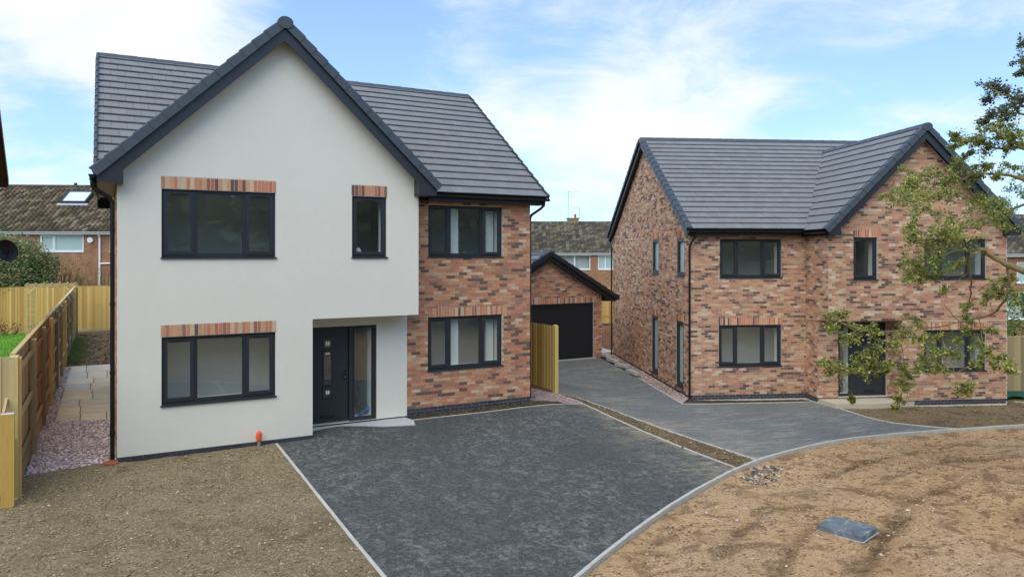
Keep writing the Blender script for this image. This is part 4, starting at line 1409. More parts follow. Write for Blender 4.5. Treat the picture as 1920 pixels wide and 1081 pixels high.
def sl(o, ov=.02):
    return (o[0] - ov, o[1] + ov, o[3], o[3] + .225)
EV, RZ, RY = 4.695, 8.30, 5.09
mb = MB()
wall_body(mb, F0, 0, XI, -1.0, 4.6, [a_u, a_l])
# gable wing: upper part overhangs the porch
wall_body(mb, FG, XI, XR, 1.918, 4.62, [g_s, g_u])
wall_body(mb, FG, 6.133, XR, -1.0, 1.918, [g_l])
XMB, ZAB = 6.70, 7.55
mb.add([FG.p(XI, 0, 4.62), FG.p(XR, 0, 4.62), FG.p(XR, 0, 4.72), FG.p(XMB, 0, ZAB), FG.p(XI, 0, 4.72)], [(0, 1, 2, 3, 4)])
mb.quad((6.133, GY, -1), (6.133, PY, -1), (6.133, PY, 1.918), (6.133, GY, 1.918))
wall_body(mb, FPp, XI, 6.133, -1.0, 1.918, [(4.44, 6.03, -.47, 1.83)], .14)
wall_body(mb, FI, 0, -GY, 1.918, 4.62)
wall_body(mb, FI, 0, -PY, -1.0, 1.918)
wall_body(mb, FS, 0, 10.25, -1.0, 4.62, [s_1, s_2, s_3, s_4])
mb.add([FS.p(0, 0, 4.62), FS.p(10.25, 0, 4.62), FS.p(10.25 - 5.12, 0, 8.10)], [(0, 1, 2)])
mb.build("wall", M["mortar"], hb)
mb = MB()
mb.quad((XR, GY, -1), (XR, 10.25, -1), (XR, 10.25, 4.7), (XR, GY, 4.7))
mb.quad((XR, 10.25, -1), (0, 10.25, -1), (0, 10.25, 4.7), (XR, 10.25, 4.7))
mb.add([(XR, 0, 4.7), (XR, 10.25, 4.7), (XR, 5.12, 8.0)], [(0, 1, 2)])
mb.build("wall", M["brick_back"], hb)
mb = MB(); mb.quad((XI, GY, 1.918), (6.133, GY, 1.918), (6.133, PY, 1.918), (XI, PY, 1.918))
mb.build("porch_soffit", M["black"], hb)
mb = MB(); fbox(mb, FG, XI - .006, 6.133, -.3, .014, 1.905, 1.925); mb.build("porch_lintel", M["black"], hb)
bk = Bricks(hb, M4, PAL2)
bk.lay(F0, 0.0, XI, ZP, 4.6, [a_u, a_l, sl(a_l)], plinth=.15)
bk.soldiers(F0, a_l[0] - .015, a_l[1] + .015, a_l[3] + .004)
bk.lay(FG, 6.133, XR, ZP - .02, 1.925, [g_l, (6.80, 8.88, 1.628, 1.85)], plinth=.15, shift=.06)
bk.soldiers(FG, g_l[0] - .015, g_l[1] + .015, g_l[3] + .004)
gr = lambda z: (XMB - (ZAB - .03 - z) * (XMB - XI) / (ZAB - 4.72) if z > 4.72 else XI, XMB + (ZAB - .03 - z) * (XR - XMB) / (ZAB - 4.72) if z > 4.72 else XR)
bk.lay(FG, XI, XR, 1.930, ZAB, [g_s, g_u, sl(g_s)], rng=gr, shift=.06)
bk.soldiers(FG, g_s[0] - .015, g_s[1] + .015, g_s[3] + .004)
bk.lay(FPp, XI, 6.133, ZP + .06, 1.90, [(4.44, 6.03, -.47, 1.83)], plinth=.10, visible=False)
bk.lay(FI, 0, -GY, 1.930, 4.62, visible=False)
bk.lay(FI, 0, -PY, ZP, 1.90, plinth=.15, visible=False)
FJ = Frame((6.133, GY), (0, 1))
bk.lay(Frame((6.133, PY), (0, -1)), 0, PY - GY, ZP, 1.90, plinth=.15, visible=False)
gs = lambda z: ((0, 10.25) if z < 4.62 else ((z - 4.62) * 5.13 / 3.48, 10.25 - (z - 4.62) * 5.12 / 3.48))
bk.lay(FS, 0.0, 10.25, ZP + .03, 8.05, [s_1, s_2, s_3, s_4] + [sl(o_) for o_ in (s_1, s_2, s_3, s_4)], rng=gs, plinth=.12)
for o_ in (s_1, s_2, s_3, s_4):
    bk.soldiers(FS, o_[0] - .01, o_[1] + .01, o_[3] + .004)
bk.finish()

window(hb, F0, *a_u, mulls=(1.52, 2.36), sashes=(0, 2), floor=2.15, depth=2.0)
window(hb, F0, *a_l, mulls=(1.49, 2.34), sashes=(0, 2), floor=-.42, depth=1.2)
window(hb, FG, *g_s, sashes=(0,), floor=2.15, depth=2.0)
window(hb, FG, *g_u, mulls=(7.42, 8.28), sashes=(0, 2), floor=2.15, depth=1.2)
window(hb, FG, *g_l, mulls=(7.40, 8.27), sashes=(0, 2), floor=-.42, depth=1.0)
for o_ in (s_1, s_2):
    window(hb, FS, *o_, floor=None, room_ok=False, glass="obscure", vent=False, fw=.10, rec=.012)
for o_ in (s_3, s_4):
    window(hb, FS, *o_, floor=None, room_ok=False, glass="obscure", vent=False, fw=.10, rec=.012)
door_set(hb, FPp, 4.44, 6.03, -.47, 1.83, (4.98, 5.965), (4.51, 4.86), -1)

RB = Roof(hb, M4)
E2 = Vector((-.21, -.35, EV)); W2 = Vector((0, RY + .35, RZ - EV)); L2 = W2.length
zm2 = lambda y: EV + (y + .35) * (RZ - EV) / (RY + .35)
GE, GX0, GX1, GAP, GYF = 4.655, 3.56, 9.90, 7.79, GY - .30
tg2 = (GAP - GE) / (XMB - GX0)
# valley line on the main slope, in (a along eave, b up slope)
sl_len = L2 / (RZ - EV)
def val_pt(x):
    z = GE + (x - GX0) * tg2 if x <= XMB else GAP - (x - XMB) * tg2
    return (x + .21, (z - EV) * sl_len)
v0, v1 = val_pt(GX0), val_pt(XMB)
v2 = val_pt(2 * XMB - GX0)
nx, ny = (v1[1] - v0[1]), -(v1[0] - v0[0])
left_planes = [(nx, ny, nx * (v0[0] - .05) + ny * v0[1])]
mx, my = -(v2[1] - v1[1]), (v2[0] - v1[0])
if mx * v0[0] + my * v0[1] < mx * v1[0] + my * v1[1]:
    mx, my = -mx, -my
UR = 10.0
RB.slope(E2, (1, 0, 0), W2, v1[0], L2, planes=left_planes)
# part right of the wing ridge
right_planes = []
Er = E2 + Vector((v1[0], 0, 0))
RB.slope(Er, (1, 0, 0), W2, XR + .35 + .21 - v1[0], L2, skip=lambda m: GAP - abs(m.x - XMB) * tg2 > zm2(m.y) + .05, visible=lambda m: False)
RB.slope((XR + .35, 2 * RY + .35, EV), (-1, 0, 0), (0, -(RY + .35), RZ - EV), XR + .56, L2, visible=lambda m: False)
# wing slopes
Lw = math.hypot(XMB - GX0, GAP - GE)
yv2 = lambda z: -.35 + (z - EV) * (RY + .35) / (RZ - EV)
ya, yb = yv2(GE), yv2(GAP)
pl_l = [(-Lw, -(yb - ya), -(5.6 - ya) * Lw)]
RB.slope((GX0, 5.6, GE), (0, -1, 0), (XMB - GX0, 0, GAP - GE), 5.6 - GYF, Lw, planes=[(-Lw, -(yb - ya), -(5.6 - ya) * Lw + .05 * Lw)])
RB.slope((2 * XMB - GX0, GYF, GE), (0, 1, 0), (-(XMB - GX0), 0, GAP - GE), 5.6 - GYF, Lw, planes=[(Lw, -(yb - ya), (ya - GYF) * Lw)], visible=lambda m: False)
roofb = RB.finish()
# valley gutter strip
mb = MB()
A_, B_ = Vector((GX0, ya, GE + .03)), Vector((XMB, yb, GAP + .03))
dv = (B_ - A_).normalized(); sv = dv.cross(Vector((0, 0, 1))).normalized() * .05
mb.quad(A_ - sv, A_ + sv, B_ + sv, B_ - sv)
mb.build("valley_strip", M["lead"], hb)
ridge(hb, (-.21, RY, RZ), (XR + .35, RY, RZ), math.radians(33.5))
ridge(hb, (XMB, GYF + .05, GAP), (XMB, yb + .1, GAP), math.radians(44.5))
verge(hb, (-.21, -.33, EV + .01), (-.21, RY - .05, RZ - .03), (-1, 0, 0), skirt=.13)
verge(hb, (-.21, 2 * RY + .33, EV + .01), (-.21, RY + .05, RZ - .03), (-1, 0, 0), skirt=.13)
verge(hb, (XR + .35, -.33, EV + .01), (XR + .35, RY - .05, RZ - .03), (1, 0, 0), skirt=.13)
slope_beam(hb, "bargeboard", (-.195, -.33, EV), (-.195, RY, RZ), (-1, 0, 0), .22, .03, .02)
slope_beam(hb, "bargeboard", (-.197, 2 * RY + .33, EV), (-.197, RY, RZ), (-1, 0, 0), .22, .03, .02)
for s__ in (-1, 1):
    mb = MB()
    y0 = RY + s__ * (RY + .33)
    mb.quad((-.19, y0, EV - .18), (-.19, RY, RZ - .22), (.0, RY, RZ - .22), (.0, y0, EV - .18)); mb.build("verge_soffit", M["black"], hb)
verge(hb, (GX0, GYF - .02, GE), (XMB - .09, GYF - .02, GAP - .09), (0, -1, 0))
verge(hb, (2 * XMB - GX0, GYF - .02, GE), (XMB + .09, GYF - .02, GAP - .09), (0, -1, 0))
mb = MB()
pts = [(XMB + .15 * math.cos(math.pi * k / 8), GYF - .085, GAP - .04 + .12 * math.sin(math.pi * k / 8)) for k in range(9)]
pts += [(XMB - .13, GYF - .085, GAP - .115), (XMB - .05, GYF - .085, GAP - .165), (XMB + .05, GYF - .085, GAP - .165), (XMB + .13, GYF - .085, GAP - .115)]
mb.extrude(pts, (0, .14, 0)); mb.build("ridge_end_cap", M["verge"], hb)
for sx, dx in ((-1, 0), (1, .003)):
    slope_beam(hb, "bargeboard", (XMB + sx * 2.85, GYF - .005 - dx, GAP - 2.85 * tg2), (XMB, GYF - .005 - dx, GAP), (0, -1, 0), .27, .03, .02)
    mb = MB(); x0, x1 = XMB + sx * 2.70, XMB + sx * 3.06
    za, zb2 = GAP - 2.70 * tg2 - .08, GAP - 3.06 * tg2 - .10
    zl = GE - .16
    mb.extrude([(x0, GYF - .014, zl), (x1, GYF - .014, zl + .02), (x1, GYF - .014, zb2), (x0, GYF - .014, za)], (0, .31, 0)); mb.build("box_end", M["anthracite"], hb)
    mb = MB(); mb.quad((XMB + sx * 3.0, GYF + .01, GAP - 3.0 * tg2 - .2), (XMB, GYF + .01, GAP - .2), (XMB, GY, GAP - .2), (XMB + sx * 3.0, GY, GAP - 3.0 * tg2 - .2))
    mb.build("verge_soffit", M["anthracite"], hb)
mb = MB(); mb.box(-.18, 3.5, -.30, -.28, EV - .19, EV - .01); mb.build("fascia", M["black"], hb)
mb = MB(); mb.box(-.17, XI, -.28, .01, EV - .185, EV - .17); mb.build("soffit", M["black"], hb)
mb = MB(); mb.box(3.60, 3.62, GYF + .0, .0, GE - .17, GE - .0); mb.build("fascia", M["black"], hb)
mb = MB(); mb.box(3.62, XI + .02, GYF + .01, 0, GE - .165, GE - .15); mb.build("soffit", M["black"], hb)
gutter(hb, (-.20, -.36, EV - .03), (3.50, -.36, EV - .03), (0, -1, 0))
gutter(hb, (3.545, GYF + .04, GE - .04), (3.545, -.36, GE - .04), (-1, 0, 0))
mb = MB(); mb.add([(-.185, -.30, EV - .19), (-.185, .05, EV - .19), (-.185, .05, EV + .20), (-.185, -.30, EV - .02)], [(0, 1, 2, 3)]); mb.build("box_end", M["anthracite"], hb)
downpipe(hb, [(.06, -.36, EV - .09), (.06, -.34, EV - .18), (.0, -.26, EV - .30), (-.05, -.10, EV - .46), (-.055, -.055, EV - .56), (-.055, -.05, -.58)], clips=(3.0, 1.5, .2), wall=(0, 1))
downpipe(hb, [(-.10, 10.45, EV - .10), (-.10, 10.40, EV - .2), (-.09, 10.22, EV - .5), (-.09, 10.2, -.58)], clips=(3.0, 1.5, .2), wall=(1, 0))

# ------------------------------------------------------------------ garage
gg = empty("garage", (16.567, 8.04, 0))
tag(gg, "brick garage with black roller door at the end of the drive", "garage")
MG = Matrix.Translation((16.567, 8.04, 0))
FGa = Frame((0, 0), (1, 0))
XL, XRg, XA = -4.64, .372, -2.136
go = (-4.27, 0.0, -.5, 2.05)
mb = MB()
wall_body(mb, FGa, XL, XRg, -.6, 2.30, [go], .12)
mb.add([(XL, 0, 2.30), (XRg, 0, 2.30), (XA, 0, 3.72)], [(0, 1, 2)])
mb.quad((XRg, 0, -1), (XRg, 6, -1), (XRg, 6, 2.3), (XRg, 0, 2.3))
mb.quad((XL, 0, -.6), (XL, 6, -.6), (XL, 6, 2.3), (XL, 0, 2.3))
mb.quad((XL, 6, -.6), (XRg, 6, -.6), (XRg, 6, 2.3), (XL, 6, 2.3))
mb.build("wall", M["mortar"], gg)
bk = Bricks(gg, MG, PAL)
rg = lambda z: ((XL, XRg) if z < 2.30 else (XA - (3.70 - z) * 2.504 / 1.42, XA + (3.70 - z) * 2.504 / 1.42))
bk.lay(FGa, XL, XRg, -.14, 3.65, [go, (go[0] - .02, go[1] + .02, 2.05, 2.275)], rng=rg)
bk.soldiers(FGa, go[0] - .015, go[1] + .015, 2.054)
bk.lay(Frame((XRg, 0), (0, 1)), 0.0, 6, -.59, 2.3, visible=False)
bk.lay(Frame((XL, 6), (0, -1)), 0.0, 6, -.14, 2.3, visible=False)
bk.finish()
gd = MB(); gd.box(-4.27, -4.20, .06, .12, -.11, 2.05); gd.box(-.07, 0, .06, .12, -.11, 2.05); gd.box(-4.20, -.07, .05, .12, 1.96, 2.05)
gdo = gd.build("garage_door", M["roller"], gg)
sm = MB()
sm.add([(-4.21, .105, 0), (-.06, .105, 0), (-.06, .088, .010), (-4.21, .088, .010), (-.06, .084, .037), (-4.21, .084, .037), (-.06, .088, .064), (-4.21, .088, .064), (-.06, .105, .074), (-4.21, .105, .074)],
       [(0, 1, 2, 3), (3, 2, 4, 5), (5, 4, 6, 7), (7, 6, 8, 9)])
sme = sm.mesh("slat", M["roller"])
for i in range(28):
    o = link("slat", sme, gdo); o.location = (0, 0, -.105 + i * .074)
RG = Roof(gg, MG, lim=120)
LG = math.hypot(3.10, 1.74)
RG.slope((XA - 3.10, 6.25, 2.22), (0, -1, 0), (3.10, 0, 1.74), 6.5, LG, visible=lambda m: m.z > 3.0)
RG.slope((XA + 3.10, -.25, 2.22), (0, 1, 0), (-3.10, 0, 1.74), 6.5, LG, visible=lambda m: False)
RG.finish()
ridge(gg, (XA, -.22, 3.95), (XA, 6.22, 3.95), math.radians(29))
M["verge_black"] = simple("verge_black", lin(36, 40, 46), .5, .35, ((9, .08),))
vsave = M["verge"]; M["verge"] = M["verge_black"]
verge(gg, (XA - 3.10, -.27, 2.22), (XA - .06, -.27, 3.93), (0, -1, 0), skirt=.15)
verge(gg, (XA + 3.10, -.27, 2.22), (XA + .06, -.27, 3.93), (0, -1, 0), skirt=.15)
mb = MB()
pts = [(XA + .14 * math.cos(math.pi * k / 8), -.33, 3.93 + .10 * math.sin(math.pi * k / 8)) for k in range(9)] + [(XA - .12, -.33, 3.85), (XA + .12, -.33, 3.85)]
mb.extrude(pts, (0, .12, 0)); mb.build("ridge_end_cap", M["verge"], gg)
M["verge"] = vsave
for sx, dx in ((-1, 0), (1, .003)):
    slope_beam(gg, "bargeboard", (XA + sx * 3.0, -.255 - dx, 3.96 - 3.0 * .5613), (XA, -.255 - dx, 3.96), (0, -1, 0), .22, .03, .03, "black")
    mb = MB(); mb.quad((XA + sx * 3.0, -.25, 3.96 - 3.0 * .5613 - .16), (XA, -.25, 3.8), (XA, 0, 3.8), (XA + sx * 3.0, 0, 3.96 - 3.0 * .5613 - .16)); mb.build("verge_soffit", M["black"], gg)
    mb = MB(); x0, x1 = XA + sx * 2.5, XA + sx * 3.05
    mb.extrude([(x0, -.25, 2.10), (x1, -.25, 2.10), (x1, -.25, 2.20), (x0, -.25, 2.48)], (0, 6.4, 0)); mb.build("box_end", M["black"], gg)
gutter(gg, (XA + 3.13, -.26, 2.20), (XA + 3.13, 6.2, 2.20), (1, 0, 0))

# ------------------------------------------------------------------ fences
WR = random.Random(33)
YEL = [lin(216, 196, 142), lin(205, 183, 129), lin(224, 205, 157), lin(196, 174, 128)]
OLV = [lin(180, 161, 120), lin(163, 145, 108), lin(195, 176, 132), lin(152, 134, 101)]
ORG = [lin(220, 181, 107), lin(211, 169, 99), lin(228, 192, 118), lin(203, 160, 97)]
def boards(root, p0, p1, z0, z1, w=.10, th=.018, cols=YEL, off=0.0, zf=None, lap=True):
    """feather-edge boards along p0-p1 (local to root), each its own piece"""
    p0, p1 = Vector((p0[0], p0[1], 0)), Vector((p1[0], p1[1], 0))
    d = (p1 - p0).normalized(); n = Vector((d.y, -d.x, 0))
    L = (p1 - p0).length
    k = max(1, int(round(L / w)))
    for i in range(k):
        a, b = p0 + d * (L * i / k + .001), p0 + d * (L * (i + 1) / k + .008)
        zt = z1 + WR.uniform(-.008, .008)
        mb = MB()
        A = [a + n * (off + .004), b + n * (off + .010), b + n * (off + .010 + th), a + n * (off + .004 + th * .45)]
        mb.hexa([q + Vector((0, 0, z0)) for q in A] + [q + Vector((0, 0, zt)) for q in A], jit(WR.choice(cols), .08, WR))
        mb.build("board", M["wood"], root)
def post(root, x, y, z0, z1, w=.09, cols=OLV, slant=True, col=None):
    mb = MB()
    c = col or jit(WR.choice(cols), .08, WR)
    h = w / 2
    t = .012 if slant else 0
    mb.hexa([(x - h, y - h, z0), (x + h, y - h, z0), (x + h, y + h, z0), (x - h, y + h, z0), (x - h, y - h, z1 - t), (x + h, y - h, z1 - t), (x + h, y + h, z1 + t), (x - h, y + h, z1 + t)], c)
    mb.build("post", M["wood"], root)
def rail(root, a, b, w, h, cols=YEL, name="rail"):
    mb = MB(); mb.beam(a, b, w, h, col=jit(WR.choice(cols), .08, WR)); mb.build(name, M["wood"], root)

# long fence left of the white house
fx = -1.50
fl = empty("timber_fence", (fx, -1.5, 0))
tag(fl, "long timber fence receding beside the gravel and paved path", "fence", "timber garden fences")
ys_ = [0.0, 2.95, 5.65, 8.45, 11.05, 13.55, 16.05, 18.9, 21.9, 24.9, 28.6]
for i, y in enumerate(ys_):
    post(fl, .07, y, -.3, 2.27, .10, OLV if i % 3 else ORG)
for i in range(len(ys_) - 1):
    for z in (.48, 1.22, 2.02):
        rail(fl, (.045, ys_[i] + .05, z), (.045, ys_[i + 1] - .05, z), .045, .085, OLV)
    rail(fl, (.03, ys_[i] + .05, .16), (.03, ys_[i + 1] - .05, .16), .03, .26, OLV, "gravel_board")
    rail(fl, (.0, ys_[i], 2.325), (.0, ys_[i + 1], 2.325), .075, .035, YEL, "capping_rail")
boards(fl, (0.0, 28.5), (0, .02), .20, 2.31, .125, .02, OLV, off=-.002)
# closing panel across to the neighbour and low end post
fe = empty("timber_fence", (-1.50, -1.56, 0))
tag(fe, "pale yellow board fence panel closing the gap beside the neighbour's wall", "fence", "timber garden fences")
boards(fe, (-2.6, 0), (-.02, 0), .10, 2.30, .135, .02, YEL)
post(fe, .02, .02, -.3, 2.30, .12, YEL)
rail(fe, (-2.6, .04, .5), (0, .04, .5), .04, .08, YEL); rail(fe, (-2.6, .04, 1.9), (0, .04, 1.9), .04, .08, YEL)
fp = empty("timber_end_post", (-1.53, -1.86, 0))
tag(fp, "short thick yellow timber post at the near end of the long fence", "post")
mb = MB(); mb.box(-.095, .085, -.05, .05, -.3, 1.44, lin(206, 170, 92)); mb.build("post", M["wood"], fp)
mb = MB(); mb.box(-.09, .08, -.045, .045, 1.4405, 1.448); mb.build("post_top", M["white_upvc"], fp)
rail(fp, (-.06, .05, 1.43), (-.04, .27, 1.62), .035, .09, YEL, "brace")
rail(fp, (.05, .05, .55), (.05, .26, .55), .03, .9, YEL, "side_board")

# rear fence across the gardens
fr2 = empty("timber_fence", (-16, 28.0, 0))
tag(fr2, "orange board fence across the far end of the rear gardens", "fence", "timber garden fences")
boards(fr2, (7.0, 0), (17.5, 0), .06, 2.28, .12, .02, ORG)
for x in (7.2, 9.9, 12.6, 14.45, 16.9):
    post(fr2, x, .09, -.3, 2.3, .09, ORG)
rail(fr2, (7.0, .0, 2.30), (17.5, .0, 2.30), .05, .03, ORG, "capping_rail"); rail(fr2, (7.0, .05, .4), (17.5, .05, .4), .04, .08, ORG)
rail(fr2, (7.0, -.02, .03), (17.5, -.02, .03), .03, .14, OLV, "gravel_board")

# short panel beside the drive
fs = empty("timber_fence", (10.88, 1.80, 0))
tag(fs, "short yellow board fence beside the wall of the white house", "fence", "timber garden fences")
boards(fs, (.0, 1.9), (.0, .10), .0, 1.92, .145, .022, [lin(196, 168, 96), lin(182, 152, 84), lin(204, 178, 108)], off=-.0)
post(fs, .03, .04, -.3, 1.94, .11, [lin(214, 188, 112)])
post(fs, .06, 1.85, -.3, 1.94, .09, YEL)
rail(fs, (.05, .1, .5), (.05, 1.8, .5), .04, .08, YEL); rail(fs, (.05, .1, 1.6), (.05, 1.8, 1.6), .04, .08, YEL)
rail(fs, (-.03, 1.9, .04), (-.03, .1, .04), .025, .14, OLV, "gravel_board")

# fence right of the brick house
p = h2(9.6, .62)
fq = empty("timber_fence", (p.x, p.y, -.72), H2YAW)
tag(fq, "olive brown board fence right of the brick house", "fence", "timber garden fences")
boards(fq, (0, 0), (6.0, 0), .0, 1.86, .12, .02, OLV)
for x in (.05, 2.0, 4.0, 6.0):
    post(fq, x, .09, -.3, 1.88, .09, OLV)
rail(fq, (0, 0, 1.88), (6.0, 0, 1.88), .05, .03, OLV, "capping_rail"); rail(fq, (0, .05, .4), (6, .05, .4), .04, .08, OLV)
# green netting by its foot
p = h2(9.8, -.1)
mb = MB()
nr = random.Random(3)
gq = [[(p.x + i * .28, p.y - i * .12 + j * .16 - .4, -.68 + (.10 if j in (1, 2) else .0) + nr.uniform(0, .09)) for j in range(5)] for i in range(12)]
for i in range(11):
    for j in range(4):
        mb.quad(gq[i][j], gq[i + 1][j], gq[i + 1][j + 1], gq[i][j + 1])
M["netting"] = simple("green_netting", lin(44, 92, 70), .9, .1, ((30, .5), (90, .4)))
tag(mb.build("green_netting", M["netting"]), "crumpled dark green netting at the foot of the right hand fence", "netting")

# retaining wall and fence in the gap behind the garage
rw = empty("retaining_wall", (19.3, 14.4, 0), math.radians(-28))
tag(rw, "low brick retaining wall in the gap behind the garage", "wall")
mb = MB(); mb.box(0, 3.4, 0, .2, -.9, .52); mb.build("wall", M["brick_back"], rw)
mb = MB(); mb.box(-.02, 3.42, -.02, .22, .52, .57); mb.build("coping", M["mortar_dark"], rw)
ff = empty("timber_fence", (19.35, 14.55, .58), math.radians(-28))
tag(ff, "orange board fence standing on the low brick retaining wall", "fence", "timber garden fences")
boards(ff, (0, 0), (3.4, 0), 0, 1.7, .11, .02, ORG)
post(ff, 1.2, -.03, 0, 1.7, .08, ORG); rail(ff, (0, -.02, .35), (3.4, -.02, .35), .03, .07, ORG); rail(ff, (0, -.02, 1.3), (3.4, -.02, 1.3), .03, .07, ORG)
mb = MB()
for i in range(3):
    for j in range(2):
        x0, y0 = 17.5 + i * .92, 11.3 + j * .62
        mb = MB(); mb.box(0, .9, 0, .6, -.56, -.47, jit(lin(206, 202, 190), .05, WR))
        if i == 0 and j == 0:
            gp = empty("paving", (17.5, 11.3, 0)); tag(gp, kind="structure")
        o = mb.build("paving_slab", M["slab"], gp); o.location = (i * .92, j * .62, 0)

# stepped dwarf wall of engineering brick between drive and side gravel
sw_ = empty("stepped_wall", (16.57, 5.3, 0))
tag(sw_, "low stepped dark brick wall climbing beside the drive to the garage", "wall")
path = [Vector((16.62, 5.40, 0)), Vector((16.90, 6.30, 0)), Vector((16.86, 6.95, 0)), Vector((16.92, 7.55, 0)), Vector((16.98, 8.00, 0))]
tops = [-.33, -.20, -.08, .04]
base = Vector((16.57, 5.3, 0))
for i in range(4):
    a, b = path[i] - base, path[i + 1] - base
    d = (b - a).normalized(); n = Vector((d.y, -d.x, 0))
    L = (b - a).length
    mb = MB()
    q = [a - n * .10, a + n * .10, b + n * .10, b - n * .10]
    mb.hexa([k_ + Vector((0, 0, -.75)) for k_ in q] + [k_ + Vector((0, 0, tops[i] - .103)) for k_ in q]); mb.build("wall_core", M["mortar_dark"], sw_)
    m_ = max(2, int(L / .075))
    for k_ in range(m_):
        s0, s1 = L * k_ / m_ + .005, L * (k_ + 1) / m_ - .005
        q = [a + d * s0 - n * .112, a + d * s0 + n * .112, a + d * s1 + n * .112, a + d * s1 - n * .112]
        bb = MB(); bb.hexa([x + Vector((0, 0, tops[i] - .102)) for x in q] + [x + Vector((0, 0, tops[i] + WR.uniform(-.002, .002))) for x in q], jit(lin(182, 178, 170), .10, WR))
        bb.build("coping_brick", M["brick"], sw_)
    # stretcher courses below
    for c_ in range(4):
        z1_ = tops[i] - .108 - c_ * .075
        m2 = max(1, int(L / .225))
        for k_ in range(m2):
            s0, s1 = L * k_ / m2 + .005, L * (k_ + 1) / m2 - .005
            q = [a + d * s0 - n * .108, a + d * s0 + n * .108, a + d * s1 + n * .108, a + d * s1 - n * .108]
            bb = MB(); bb.hexa([x + Vector((0, 0, z1_ - .065)) for x in q] + [x + Vector((0, 0, z1_)) for x in q], jit(ENG, .12, WR))
            bb.build("brick", M["brick"], sw_)

# ------------------------------------------------------------------ small things
# access cover lying on the road
cov = empty("access_cover", (10.24, -8.0, zdirt(10.24, -8.0)), math.radians(14.5))
tag(cov, "grey plastic inspection cover lying on the dirt road", "cover")
mb = MB()
lx, ly, hh, rr = .31, .36, .112, .035
def rrect(ax, ay, r, z, n=5):
    o = []
    for cx0, cy0, a0 in ((ax - r, ay - r, 0), (-ax + r, ay - r, 90), (-ax + r, -ay + r, 180), (ax - r, -ay + r, 270)):
        for k in range(n):
            t = math.radians(a0 + 90 * k / (n - 1)); o.append((cx0 + r * math.cos(t), cy0 + r * math.sin(t), z))
    return o
prof = [(0, 0, .012), (.014, 0, .014), (.014, 0, .024), (0, 0, .027), (-.006, 0, hh - .008), (-.010, 0, hh - .001), (-.020, 0, hh)]
rings = [rrect(lx + a, ly + a, rr, z) for a, _, z in prof]
rim = MB()
for qi, (r0, r1) in enumerate(zip(rings, rings[1:])):
    n = len(r0)
    (rim if qi < 3 else mb).add(r0 + r1, [(i, (i + 1) % n, n + (i + 1) % n, n + i) for i in range(n)])
mb.add(rings[-1], [tuple(range(len(rings[-1])))])
mb.add(rings[0], [tuple(reversed(range(len(rings[0]))))])
def lid_mat():
    m, nt, b = new_mat("scuffed_plastic")
    sc = nnoise(nt, 3.5, 6, .65, wpos(nt, (1, 1.6, 1)), .8)
    d = nnoise(nt, 14, 5, .7)
    c = ramp(nt, sc, [(.36, lin(88, 98, 104)), (.55, lin(112, 122, 128)), (.75, lin(170, 178, 180))])
    c = mix(nt, ramp(nt, d, [(.55, 0), (.75, .5)]), c, lin(160, 160, 152))
    nt.links.new(c, b.inputs["Base Color"]); setp(b, .5, .4)
    return m
M["lid"] = lid_mat()
mb.build("lid", M["lid"], cov)
M["rim"] = simple("pale_rim", lin(176, 182, 184), .5, .4, ((12, .15),))
rim.build("rim", M["rim"], cov)
for sx in (-1, 1):
    for k in range(5):
        rb = MB(); rb.box(sx * (lx - .012) - .006, sx * (lx - .012) + .006, -.28 + k * .14 - .008, -.28 + k * .14 + .008, .03, hh - .02); rb.build("rib", M["lid"], cov)
tb = empty("warning_cap_pipe", (2.55, -.13, 0))
tag(tb, "orange capped grey pipe stub standing by the white wall", "pipe")
mb = MB(); mb.tube([(0, 0, -.1), (0, 0, .17)], .032, 12); mb.build("pipe", M["steel"], tb)
mb = MB(); mb.tube([(0, 0, .14), (0, 0, .17), (0, 0, .21), (0, 0, .25), (0, 0, .30), (0, 0, .33), (0, 0, .345)], [.047, .055, .050, .056, .054, .040, .012], 12)
mb.tube([(-.06, 0, .21), (-.03, 0, .24)], .02, 8); mb.tube([(.055, 0, .24), (.03, 0, .26)], .018, 8)
mb.build("cap", M["orange"], tb, smooth=True)
gt = empty("drain_grate", (-.63, 4.0, .034))
tag(gt, "small galvanised drain grate at the edge of the paving", "grate")
mb = MB(); rect = (-.21, .21, -.07, .07)
mb.box(-.21, .21, -.075, -.062, -.02, .014); mb.box(-.21, .21, .062, .075, -.02, .014); mb.box(-.21, -.197, -.062, .062, -.02, .014); mb.box(.197, .21, -.062, .062, -.02, .014)
mb.build("frame", M["steel"], gt)
mb = MB(); mb.box(-.196, .196, -.061, .061, -.03, -.015); mb.build("tray", M["dark_void"], gt)
bm_ = MB(); bm_.box(-.010, .010, -.061, .061, -.008, .013); bme = bm_.mesh("bar", M["steel"])
for k in range(11):
    o = link("bar", bme, gt); o.location = (-.178 + k * .0356, 0, 0)
gu = empty("gully_cap", (-.10, .02, 0))
tag(gu, "terracotta gully cap at the foot of the left downpipe", "gully")
mb = MB(); mb.tube([(0, 0, -.03), (0, 0, .03), (0, 0, .045)], [.14, .14, .11], 14); mb.tube([(0, 0, .045), (0, 0, .06)], [.07, .065], 12)
mb.build("cap", M["clay"], gu)

